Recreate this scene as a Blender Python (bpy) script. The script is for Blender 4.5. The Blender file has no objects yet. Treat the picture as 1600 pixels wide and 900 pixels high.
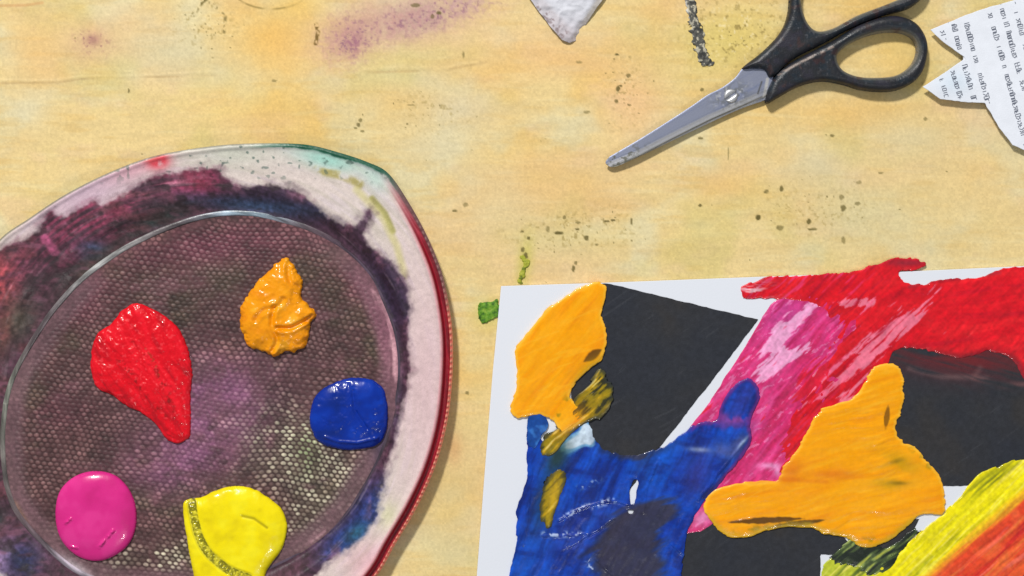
import bpy, math
import numpy as np
from mathutils import Vector

# ------------------------------------------------------------------ units
# All outlines are laid out on the table top in "u" (1 u = 0.3 mm), x to the right, y towards the viewer.
S = 0.0003
CAMH = 2500.0                      # camera height in u (0.75 m)
sc = bpy.context.scene
C = sc.collection

# ------------------------------------------------------------------ camera
cam = bpy.data.cameras.new('camera'); co = bpy.data.objects.new('camera', cam); C.objects.link(co)
co.location = (0, 0, CAMH*S); co.rotation_euler = (0, 0, 0)
cam.sensor_width = 36; cam.lens = 36*CAMH/1600.0
cam.clip_start = 0.01; cam.clip_end = 50
sc.camera = co
# ------------------------------------------------------------------ world
w = bpy.data.worlds.new('World'); sc.world = w; w.use_nodes = True
bg = w.node_tree.nodes['Background']
bg.inputs[0].default_value = (0.93, 0.97, 1.0, 1); bg.inputs[1].default_value = 0.27
# ------------------------------------------------------------------ lamps: a window at the upper left, a small lamp low at the front
def area(name, loc, target, size, size_y, power, col):
    l = bpy.data.lights.new(name, 'AREA'); l.shape = 'RECTANGLE'; l.size = size; l.size_y = size_y
    l.energy = power; l.color = col
    o = bpy.data.objects.new(name, l); C.objects.link(o); o.location = loc
    o.rotation_euler = (Vector(target)-Vector(loc)).to_track_quat('-Z', 'Y').to_euler()
    return o
area('window_light', (-0.95, 2.3, 2.55), (0, 0, 0), 0.42, 0.34, 124, (1.0, 0.965, 0.91))
area('front_lamp', (0.35, -0.95, 1.75), (0, 0, 0), 0.16, 0.10, 4.0, (1.0, 0.98, 0.95))
# ------------------------------------------------------------------ exposure
sc.render.engine = 'CYCLES'
sc.view_settings.view_transform = 'Standard'; sc.view_settings.look = 'None'
sc.view_settings.exposure = 0.0; sc.view_settings.gamma = 1.0

# ------------------------------------------------------------------ numpy helpers
def h2(ix, iy, seed):
    n = (ix.astype(np.int64)*374761393 + iy.astype(np.int64)*668265263 + seed*1442695041) & 0xffffffff
    n = ((n ^ (n >> 13))*1274126177) & 0xffffffff
    n = ((n ^ (n >> 16))*2246822519) & 0xffffffff
    n = n ^ (n >> 15)
    return (n & 0xffffff)/float(0xffffff)
def vn(x, y, seed):
    fx = np.floor(x); fy = np.floor(y); tx = x-fx; ty = y-fy
    tx = tx*tx*(3-2*tx); ty = ty*ty*(3-2*ty)
    a = h2(fx, fy, seed); b = h2(fx+1, fy, seed); c = h2(fx, fy+1, seed); d = h2(fx+1, fy+1, seed)
    return (a*(1-tx)+b*tx)*(1-ty)+(c*(1-tx)+d*tx)*ty
def fbm(x, y, s, o=4, seed=0, sy=None):
    sy = s if sy is None else sy
    r = np.zeros(np.shape(x)); a = 0.5; t = 0; u = x/s; v = y/sy
    for k in range(o):
        r = r + a*vn(u, v, seed+17*k); t += a; a *= 0.5; u = u*2.03+11.3; v = v*2.03+5.7
    return (r/t-0.5)*2
def dirn(x, y, ang, L, W, o=3, seed=0):
    """streaky noise, long along the direction ang (degrees, y down)"""
    a = math.radians(ang); u = x*math.cos(a)+y*math.sin(a); v = -x*math.sin(a)+y*math.cos(a)
    wv = fbm(u, v, L*0.9, 2, seed+91)*W*1.1
    return fbm(u, v+wv, L, o, seed, W)
def ss(a, b, x):
    t = np.clip((x-a)/(b-a), 0, 1); return t*t*(3-2*t)
def catmull(P, n=8, closed=True):
    P = np.array(P, float); m = len(P); out = []
    rng = range(m) if closed else range(m-1)
    for i in rng:
        if closed: p0, p1, p2, p3 = P[i-1], P[i], P[(i+1) % m], P[(i+2) % m]
        else: p0, p1, p2, p3 = P[max(i-1, 0)], P[i], P[i+1], P[min(i+2, m-1)]
        for k in range(n):
            t = k/n
            out.append(0.5*((2*p1)+(-p0+p2)*t+(2*p0-5*p1+4*p2-p3)*t*t+(-p0+3*p1-3*p2+p3)*t**3))
    if not closed: out.append(P[-1])
    return np.array(out)
def sdist(x, y, P, closed=True):
    """distance to polyline; inside test when closed (positive inside)"""
    shp = x.shape; x = x.ravel(); y = y.ravel()
    best = np.full(x.shape, 1e12); ins = np.zeros(x.shape, bool)
    n = len(P)
    for i in range(n if closed else n-1):
        ax, ay = P[i]; bx, by = P[(i+1) % n]
        ex, ey = bx-ax, by-ay; L = ex*ex+ey*ey+1e-9
        t = np.clip(((x-ax)*ex+(y-ay)*ey)/L, 0, 1)
        dx = x-ax-t*ex; dy = y-ay-t*ey
        np.minimum(best, dx*dx+dy*dy, out=best)
        if closed and ay != by:
            cr = ((ay > y) != (by > y)) & (x < (bx-ax)*(y-ay)/(by-ay)+ax)
            ins ^= cr
    d = np.sqrt(best)
    if closed: d = np.where(ins, d, -d)
    return d.reshape(shp)
def poly(P, smooth=True, n=6):
    Q = catmull(P, n) if smooth else np.array(P, float)
    return lambda x, y: sdist(x, y, Q)
def blob(x, y, cx, cy, rx, ry, ang=0):
    a = math.radians(ang); u = (x-cx)*math.cos(a)+(y-cy)*math.sin(a); v = -(x-cx)*math.sin(a)+(y-cy)*math.cos(a)
    return np.exp(-((u/rx)**2+(v/ry)**2))
def seg(x, y, pts, r, soft=1.5):
    """1 near the open polyline, 0 away"""
    d = sdist(x, y, np.array(pts, float), False)
    return 1-ss(r-soft*0.5, r+soft, d)
def lin(c):
    c = np.clip(np.asarray(c, float)/255.0, 0, 1)
    return np.where(c <= 0.04045, c/12.92, ((c+0.055)/1.055)**2.4)
def full(x, c): return np.ones(x.shape+(3,))*np.array(c, float)
def mixc(A, c, m): 
    m = np.clip(m, 0, 1)[..., None]; return A*(1-m)+np.array(c, float)*m

# ------------------------------------------------------------------ materials
def mat(name, rough=0.5, spec=0.5, bump=0.0, bscale=1500.0, coat=0.0, grain=0.0, metal=0.0, gscale=2200.0, rvar=0.0, crough=0.05):
    m = bpy.data.materials.new(name); m.use_nodes = True; nt = m.node_tree; b = nt.nodes['Principled BSDF']
    at = nt.nodes.new('ShaderNodeAttribute'); at.attribute_name = 'Col'
    tc = nt.nodes.new('ShaderNodeTexCoord')
    col = at.outputs['Color']
    if grain:
        nz = nt.nodes.new('ShaderNodeTexNoise'); nz.inputs['Scale'].default_value = gscale; nz.inputs['Detail'].default_value = 3
        nt.links.new(tc.outputs['Object'], nz.inputs['Vector'])
        mr = nt.nodes.new('ShaderNodeMapRange'); mr.inputs['From Min'].default_value = 0.3; mr.inputs['From Max'].default_value = 0.7
        mr.inputs['To Min'].default_value = 1-grain; mr.inputs['To Max'].default_value = 1+grain
        nt.links.new(nz.outputs['Fac'], mr.inputs['Value'])
        vm = nt.nodes.new('ShaderNodeVectorMath'); vm.operation = 'MULTIPLY'
        nt.links.new(col, vm.inputs[0]); nt.links.new(mr.outputs['Result'], vm.inputs[1]); col = vm.outputs[0]
    nt.links.new(col, b.inputs['Base Color'])
    b.inputs['Roughness'].default_value = rough; b.inputs['Metallic'].default_value = metal
    b.inputs['Specular IOR Level'].default_value = spec
    b.inputs['Coat Weight'].default_value = coat; b.inputs['Coat Roughness'].default_value = crough
    if rvar:
        n3 = nt.nodes.new('ShaderNodeTexNoise'); n3.inputs['Scale'].default_value = 120; n3.inputs['Detail'].default_value = 4
        nt.links.new(tc.outputs['Object'], n3.inputs['Vector'])
        m3 = nt.nodes.new('ShaderNodeMapRange'); m3.inputs['From Min'].default_value = 0.3; m3.inputs['From Max'].default_value = 0.7
        m3.inputs['To Min'].default_value = max(rough-rvar, 0.03); m3.inputs['To Max'].default_value = min(rough+rvar, 1)
        nt.links.new(n3.outputs['Fac'], m3.inputs['Value']); nt.links.new(m3.outputs['Result'], b.inputs['Roughness'])
    if bump:
        n2 = nt.nodes.new('ShaderNodeTexNoise'); n2.inputs['Scale'].default_value = bscale; n2.inputs['Detail'].default_value = 3
        nt.links.new(tc.outputs['Object'], n2.inputs['Vector'])
        bp = nt.nodes.new('ShaderNodeBump'); bp.inputs['Strength'].default_value = bump; bp.inputs['Distance'].default_value = 0.0004
        nt.links.new(n2.outputs['Fac'], bp.inputs['Height']); nt.links.new(bp.outputs['Normal'], b.inputs['Normal'])
        if coat: nt.links.new(bp.outputs['Normal'], b.inputs['Coat Normal'])
    return m
M_table = mat('table_oilcloth', 0.5, 0.25, 0.06, 900, grain=0.05, gscale=1400)
M_paper = mat('white_card', 0.75, 0.2, 0.1, 1500, grain=0.015)
M_news = mat('newsprint', 0.85, 0.15, 0.2, 1500, grain=0.03)
M_ink = mat('printed_ink', 0.8, 0.2)
M_matt = mat('matt_black_paint', 0.65, 0.15, 0.25, 1500, grain=0.08)
M_paint = mat('wet_gloss_paint', 0.3, 0.28, 0.12, 900, coat=0.22, grain=0.03, rvar=0.1)
M_blob = mat('fresh_paint', 0.25, 0.3, 0.10, 700, coat=0.25, grain=0.03, rvar=0.06)
M_dish = mat('stained_dish_plastic', 0.42, 0.4, 0.15, 900, grain=0.09, rvar=0.12)
M_well = mat('woven_dish_floor', 0.5, 0.3, 0.1, 1500, grain=0.14)
M_ring = mat('moulded_ring_plastic', 0.32, 0.5, 0.3, 500, grain=0.10)
M_steel = mat('brushed_steel', 0.42, 0.5, 0.10, 1800, metal=0.6, grain=0.06)
M_black = mat('black_handle_plastic', 0.42, 0.4, 0.3, 1500, grain=0.3, rvar=.1)
M_dry = mat('dried_paint', 0.6, 0.3, 0.4, 1500, grain=0.1)

# ------------------------------------------------------------------ object helpers
def W(x, y, z=0.0): return np.stack([(x-800)*S, (450-y)*S, z*S+np.zeros(np.shape(x))], -1)
def tag(o, label=None, cat=None, group=None, kind=None):
    if label: o['label'] = label
    if cat: o['category'] = cat
    if group: o['group'] = group
    if kind: o['kind'] = kind
    return o
def thing(name, x, y, label, cat, group=None):
    o = bpy.data.objects.new(name, None); C.objects.link(o); o.empty_display_size = 0.01
    o.location = tuple(W(np.float64(x), np.float64(y), 0.0)); return tag(o, label, cat, group)
def link(name, V, F, col, m, parent=None, origin=None, smooth=True):
    me = bpy.data.meshes.new(name)
    if parent is not None: org = np.array(parent.location)
    elif origin is not None: org = np.array(origin)
    else:
        org = np.array([(V[:, 0].min()+V[:, 0].max())/2, (V[:, 1].min()+V[:, 1].max())/2, 0.0])
    V = V-org
    me.vertices.add(len(V)); me.vertices.foreach_set('co', V.astype(np.float32).ravel())
    k = F.shape[1]
    me.loops.add(F.size); me.loops.foreach_set('vertex_index', F.astype(np.int32).ravel())
    me.polygons.add(len(F)); me.polygons.foreach_set('loop_start', np.arange(0, F.size, k, dtype=np.int32))
    me.polygons.foreach_set('loop_total', np.full(len(F), k, dtype=np.int32))
    me.polygons.foreach_set('use_smooth', np.full(len(F), smooth))
    me.update(calc_edges=True); me.validate()
    a = me.color_attributes.new('Col', 'FLOAT_COLOR', 'POINT')
    rgba = np.ones((len(V), 4), np.float32); rgba[:, :3] = col
    a.data.foreach_set('color', rgba.ravel())
    me.materials.append(m)
    o = bpy.data.objects.new(name, me); C.objects.link(o)
    if parent is not None: o.parent = parent
    else: o.location = tuple(org)
    return o
def grid_faces(keep):
    ny, nx = keep.shape
    idx = np.full(keep.shape, -1, np.int64); idx[keep] = np.arange(keep.sum())
    k = keep[:-1, :-1] & keep[1:, :-1] & keep[:-1, 1:] & keep[1:, 1:]
    a = idx[:-1, :-1][k]; b = idx[1:, :-1][k]; c = idx[1:, 1:][k]; d = idx[:-1, 1:][k]
    return np.stack([a, b, c, d], -1)
def field(name, bbox, step, sdf, hgt, colf, m, parent=None, bottom=0.0, zc=0.0):
    """solid relief: an outline (sdf>0 inside), a height over it and walls down to bottom"""
    x0, y0, x1, y1 = bbox
    X, Y = np.meshgrid(np.arange(x0, x1+step, step), np.arange(y0, y1+step, step))
    D = sdf(X, Y)
    gy, gx = np.gradient(D, step); gl = np.sqrt(gx*gx+gy*gy)+1e-6; gx /= gl; gy /= gl; gl = np.clip(gl, 0.7, 2)
    keep = D > -2.9*step
    k = D <= 0
    mv = np.where(k, np.clip(-D/gl, 0, 3*step), 0)
    PX = X+gx*mv; PY = Y+gy*mv
    H = hgt(PX, PY, np.maximum(D, 0))
    H = np.where(D <= -1.35*step, bottom, H)
    col = lin(colf(PX, PY, np.maximum(D, 0)))
    f = 1-zc/CAMH
    V = W(800+(PX-800)*f, 450+(PY-450)*f, H)
    F = grid_faces(keep)
    return link(name, V[keep], F, col[keep], m, parent)

# =================================================================== TABLE
def axis(a, b, st, lo, hi):
    d = np.arange(a, b+st, st); out = [d]; 
    l = []; v = a; s = st
    while v > lo: s *= 1.35; v -= s; l.append(v)
    r = []; v = d[-1]; s = st
    while v < hi: s *= 1.35; v += s; r.append(v)
    return np.concatenate([l[::-1], d, r])
ax = axis(-70, 1670, 1.6, -3500, 5000); ay = axis(-60, 960, 1.6, -3000, 4000)
X, Y = np.meshgrid(ax, ay)
def table_col(X, Y):
    n1 = fbm(X, Y, 150, 4, 1, 110); n2 = fbm(X, Y, 90, 4, 2, 70); n3 = fbm(X, Y, 220, 3, 3, 90); n4 = fbm(X, Y, 60, 3, 4, 14)
    c = full(X, (229, 204, 145))
    c = mixc(c, (229, 186, 104), ss(0.05, 0.6, n1)*0.62)
    c = mixc(c, (222, 212, 172), ss(-0.05, 0.5, n2)*0.8)
    c = mixc(c, (224, 190, 160), ss(0.2, 0.6, fbm(X, Y, 70, 4, 12, 40))*0.25)
    c = mixc(c, (220, 184, 112), ss(0.1, 0.6, fbm(X, Y, 60, 5, 13, 12))*0.4)
    c = mixc(c, (232, 218, 170), ss(0.1, 0.6, fbm(X, Y, 80, 5, 14, 9))*0.4)
    c = mixc(c, (229, 191, 146), ss(0.05, 0.6, n3)*0.40)
    c = mixc(c, (207, 194, 118), ss(0.1, 0.6, fbm(X, Y, 110, 3, 8))*0.40)
    c = c*(1+0.03*n4[..., None]+0.022*fbm(X, Y, 26, 3, 15, 3)[..., None])
    for (cx, cy, rx, ry, an, cl, st) in [
        (430, 60, 70, 55, 0, (237, 187, 96), .8), (470, 10, 45, 25, 0, (238, 194, 96), .6), (60, 80, 50, 60, 0, (229, 184, 120), .5),
        (270, 90, 90, 40, 10, (215, 205, 165), .7), (45, 170, 30, 30, 0, (224, 214, 178), .7), (400, 165, 110, 35, 0, (232, 196, 110), .5),
        (650, 160, 110, 26, 8, (229, 186, 108), .6), (720, 170, 60, 30, 0, (216, 207, 180), .6), (770, 110, 50, 30, 0, (232, 190, 118), .5),
        (680, 225, 70, 40, 0, (220, 208, 170), .7), (600, 30, 110, 40, -14, (222, 190, 160), .75), (545, 55, 45, 30, -40, (196, 150, 140), .6),
        (650, 28, 70, 26, -14, (183, 150, 148), .65), (140, 65, 40, 30, 0, (222, 178, 148), .5), (145, 62, 12, 9, 0, (168, 118, 112), .7),
        (990, 150, 50, 70, 0, (240, 192, 142), .65), (880, 90, 60, 30, 0, (236, 192, 128), .5), (1150, 60, 80, 60, 0, (217, 196, 98), .55),
        (1330, 175, 110, 35, 0, (231, 188, 112), .65), (1260, 300, 90, 50, 0, (229, 187, 112), .45), (1290, 260, 50, 35, 0, (214, 205, 175), .5),
        (1420, 215, 70, 30, 0, (216, 204, 165), .6), (1340, 340, 80, 50, 0, (211, 201, 155), .6), (1120, 290, 60, 25, 0, (232, 190, 108), .5),
        (1420, 350, 120, 60, 0, (221, 203, 152), .5), (900, 300, 70, 50, 0, (228, 194, 130), .4), (780, 330, 50, 50, 0, (223, 207, 160), .5),
        (740, 560, 40, 90, 0, (229, 198, 124), .5), (700, 780, 60, 120, 0, (219, 198, 130), .5), (1400, 90, 60, 50, 0, (233, 194, 112), .6),
        (1000, 60, 60, 60, 0, (230, 196, 128), .4), (870, 370, 90, 35, 0, (208, 205, 150), .4), (1540, 280, 70, 60, 0, (230, 199, 140), .4),
        (820, 410, 12, 40, 8, (196, 190, 90), .7), (765, 490, 24, 22, 0, (196, 192, 100), .6), (710, 700, 12, 26, 0, (205, 150, 100), .45)]:
        c = mixc(c, cl, blob(X, Y, cx, cy, rx, ry, an)*st)
    # blotchy pigment stains (purple smears, olive dust)
    for (px_, py_, ra_, rb_, an_, cc_, st_) in [(545, 60, 44, 32, -40, (196, 146, 140), .75), (655, 30, 95, 26, -14, (190, 146, 146), .8), (600, 36, 60, 22, -14, (206, 162, 146), .6), (720, 4, 50, 18, 0, (196, 158, 158), .6), (555, 62, 14, 22, 40, (150, 96, 122), .7)]:
        c = mixc(c, cc_, blob(X, Y, px_, py_, ra_, rb_, an_)*st_*(.45*ss(-.7, .3, fbm(X, Y, 14, 4, 20))+.75*ss(-.1, .5, fbm(X, Y, 5, 3, 19)+.5*fbm(X, Y, 22, 3, 18))))
    spk = ss(0.1, 0.6, fbm(X, Y, 4.5, 3, 21))
    c = mixc(c, (150, 105, 125), spk*np.clip(blob(X, Y, 545, 60, 36, 34, -45)*1.0+blob(X, Y, 650, 28, 75, 24, -14)*.95+blob(X, Y, 715, 8, 60, 18, -10)*.5, 0, 1)*.85)
    c = mixc(c, (140, 92, 100), spk*blob(X, Y, 145, 66, 26, 16, 20)*.8)
    olive = ss(0.30, 0.62, fbm(X, Y, 5, 2, 23))
    dust = np.clip(blob(X, Y, 1150, 50, 85, 55)+blob(X, Y, 320, 35, 45, 36)*.8+blob(X, Y, 900, 360, 100, 30, -5)*.8+blob(X, Y, 680, 175, 50, 35)*.6+blob(X, Y, 1270, 330, 90, 40)*.5+blob(X, Y, 980, 140, 30, 60)*.6, 0, 1)
    c = mixc(c, (150, 130, 72), olive*dust*.8)
    pl = ss(0.35, 0.65, fbm(X, Y, 4, 2, 29)); c = mixc(c, (243, 226, 178), pl*dust*.7)
    # seam lines of the cloth
    ln = lambda pts, r: seg(X, Y, pts, r, 2)
    c = mixc(c, (184, 156, 110), ln([(-60, 131), (90, 129), (130, 123), (370, 117)], 0.9)*.5*ss(400, 250, X)*ss(-.6, .3, fbm(X, Y, 30, 3, 36)))
    c = mixc(c, (196, 164, 112), ln([(575, 113), (690, 110), (760, 97)], 1.2)*.4*ss(-.4, .3, fbm(X, Y, 24, 3, 36)))
    c = mixc(c, (205, 150, 96), ln([(-60, 10), (40, 8), (66, 4)], 1.6)*.5)
    # pencilled arc and marks
    tt = np.linspace(0.18, 2.9, 26); arc = [(424+62*math.cos(t), -22+36*math.sin(t)) for t in tt]
    c = mixc(c, (128, 108, 52), ln(arc, 0.7)*.7*ss(-.6, .3, fbm(X, Y, 20, 2, 31)))
    sp = ss(-0.25, 0.25, fbm(X, Y, 5, 2, 33))
    c = mixc(c, (112, 98, 48), ln([(322, -2), (312, 8), (301, 24)], 2.2)*sp*.85)
    c = mixc(c, (122, 106, 56), ln([(328, 4), (342, 16), (352, 26), (350, 50)], 1.8)*sp*.75)
    c = mixc(c, (108, 82, 32), seg(X, Y, [(494, 38), (497, 50), (493, 68)], 2.6)*sp*.85)
    rs = np.random.RandomState(4)
    pts = [(201, 142, 1.2, 4, .7), (642, 164, 5, 1.4, .6), (964, 85, 3.5, 1.6, .9), (960, 92, 1.6, 1.4, .6), (982, 118, 3.5, 3, .6), (966, 138, 3.4, 4.5, .85),
           (970, 134, 2.4, 1.6, .9), (963, 158, 3, 3, .7), (983, 164, 3, 1.6, .8), (905, 97, 5, 2, .45), (917, 175, 5, 2, .5), (1097, 140, 3, 3, .7), (1095, 216, 4, 2, .7),
           (1138, 240, 1.4, 9, .55), (1185, 340, 4, 4.5, .95), (1198, 299, 3, 3, .6), (1221, 295, 3, 5, .8), (1219, 356, 6, 4, .55), (1264, 346, 3.5, 4, .85), (1270, 358, 7, 2, .7),
           (1315, 308, 4, 4, .5), (1318, 325, 4, 5, .7), (1340, 318, 5, 3, .5), (1318, 375, 3, 6, .5), (1094, 321, 2.4, 3, .85), (1300, 212, 4, 1.8, .7), (1376, 270, 4, 2, .5),
           (1342, 285, 4, 3, .4), (816, 362, 3, 2, .7), (826, 372, 3, 3, .8), (817, 390, 3, 4, .7), (821, 400, 3.4, 5, .85), (873, 364, 7, 2.6, .9), (856, 358, 3, 5, .5), (902, 358, 3.5, 2, .8),
           (916, 372, 4, 4, .8), (948, 346, 5, 2, .7), (958, 344, 4, 2, .8), (987, 346, 2, 6, .7), (896, 420, 2.6, 5, .8), (900, 411, 3, 3, .6), (932, 382, 3, 2, .6), (710, 329, 4, 2, .7),
           (727, 320, 4, 4, .45), (882, 340, 3, 3, .6), (904, 348, 4, 2, .6), (560, 195, 3, 3, .7), (563, 188, 3, 3, .6), (566, 205, 3, 2, .6), (555, 200, 3, 2, .6), (428, 126, 4, 2, .5),
           (1291, 211, 2, 1, .5), (724, 86, 2, 6, .5), (650, 8, 8, 3, .6), (686, 20, 4, 3, .8), (676, 26, 3, 4, .6), (1446, 186, 3, 3, .5), (730, 614, 3, 3, .6)]
    for k in range(150):
        cx, cy, wx, wy = [(1160, 50, 70, 45), (900, 365, 90, 30), (1260, 325, 90, 35), (640, 180, 80, 40), (330, 40, 40, 30), (800, 260, 700, 190), (975, 135, 28, 45)][k % 7]
        pts.append((cx+rs.randn()*wx*.6, cy+rs.randn()*wy*.6, rs.uniform(.6, 1.5), rs.uniform(.6, 1.5), rs.uniform(.25, .7)))
    for (cx, cy, a, b, st) in pts:
        ix = np.searchsorted(ax, [cx-3*a-2, cx+3*a+2]); iy = np.searchsorted(ay, [cy-3*b-2, cy+3*b+2])
        if ix[1] <= ix[0] or iy[1] <= iy[0]: continue
        sl = (slice(iy[0], iy[1]), slice(ix[0], ix[1]))
        c[sl] = mixc(c[sl], (92, 82, 40), ss(.25, .62, blob(X[sl], Y[sl], cx, cy, a*1.08, b*1.08)+.22*fbm(X[sl], Y[sl], 3, 2, 35))*st*.95)
    g = h2(np.floor(X/3.4), np.floor(Y/3.4), 77)-.5
    c = c*(1+0.05*g[..., None])
    c = c*(1+0.025*fbm(X, Y, 4, 2, 79)[..., None])
    return c
tc_ = table_col(X, Y)
TH = fbm(X, Y, 60, 2, 5)*0.5
TH += .5*np.exp(-(sdist(X, Y+2*fbm(X, Y, 40, 2, 6), np.array([(-400, 127.), (90, 126), (130, 120), (340, 114)]), False)/1.8)**2)*(.6+.6*fbm(X, Y, 50, 2, 9))
TH += .5*np.exp(-(sdist(X, Y+3*fbm(X, Y, 40, 2, 6), np.array([(570, 110.), (690, 106), (740, 98)]), False)/3.0)**2)*(.6+.6*fbm(X, Y, 30, 2, 9))
TH -= 0.8
V = W(X, Y, TH); keep = np.ones(X.shape, bool)
edge = np.zeros(X.shape, bool); edge[0] = edge[-1] = True; edge[:, 0] = edge[:, -1] = True
V[edge, 2] = -0.03
table = link('table_top', V.reshape(-1, 3), grid_faces(keep), lin(tc_).reshape(-1, 3), M_table, origin=(0, 0, 0))
tag(table, 'yellow ochre oilcloth tabletop stained with old paint', 'table', kind='structure')
del tc_, V, TH

# =================================================================== DISH
CX, CY, R0 = 318.0, 642.0, 311.0
outl = catmull([(420, 225), (480, 227), (530, 239), (575, 254), (608, 272), (640, 318), (668, 370), (690, 425), (703, 485), (708, 540), (706, 605), (698, 665), (680, 730), (652, 792), (618, 850), (585, 905),
                (520, 972), (420, 1030), (300, 1050), (170, 1035), (60, 990), (-30, 915), (-85, 820), (-105, 700), (-95, 570), (-60, 460), (0, 378), (50, 341), (105, 305), (170, 272), (235, 247), (300, 234), (360, 227)], 8)
# outline points are seen at the lip's height: bring them in by the perspective of that height
ZL = 22.0
CX, CY = 316.0, 630.0
ringP = catmull([(600, 460), (622, 520), (628, 580), (620, 640), (603, 700), (578, 750), (545, 803), (500, 845), (450, 877), (380, 906), (300, 921), (200, 920), (140, 902), (100, 878), (50, 830), (20, 788), (6, 728), (6, 652), (22, 585), (66, 508),
                 (100, 464), (136, 428), (187, 391), (233, 367), (277, 349), (317, 337), (360, 331), (404, 333), (450, 344), (493, 359), (540, 385), (580, 423)], 10)
ra = np.arctan2(ringP[:, 1]-CY, ringP[:, 0]-CX); rr_ = np.hypot(ringP[:, 0]-CX, ringP[:, 1]-CY)
q_ = np.argsort(ra); ra = ra[q_]; rr_ = rr_[q_]
def Rin(t):
    return np.interp(t, np.concatenate([[ra[-1]-2*math.pi], ra, [ra[0]+2*math.pi]]), np.concatenate([[rr_[-1]], rr_, [rr_[0]]]))
outl = np.stack([800+(outl[:, 0]-800)*(1-ZL/CAMH), 450+(outl[:, 1]-450)*(1-ZL/CAMH)], -1)
oa = np.arctan2(outl[:, 1]-CY, outl[:, 0]-CX); orr = np.hypot(outl[:, 0]-CX, outl[:, 1]-CY)
o_ = np.argsort(oa); oa = oa[o_]; orr = orr[o_]
def Rout(t):
    return np.interp(t, np.concatenate([[oa[-1]-2*math.pi], oa, [oa[0]+2*math.pi]]), np.concatenate([[orr[-1]], orr, [orr[0]]]))
dish = thing('mixing_dish', CX, CY, 'round plastic paint mixing dish with pale rim, red edge and dark stained woven-textured floor', 'dish')

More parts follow.
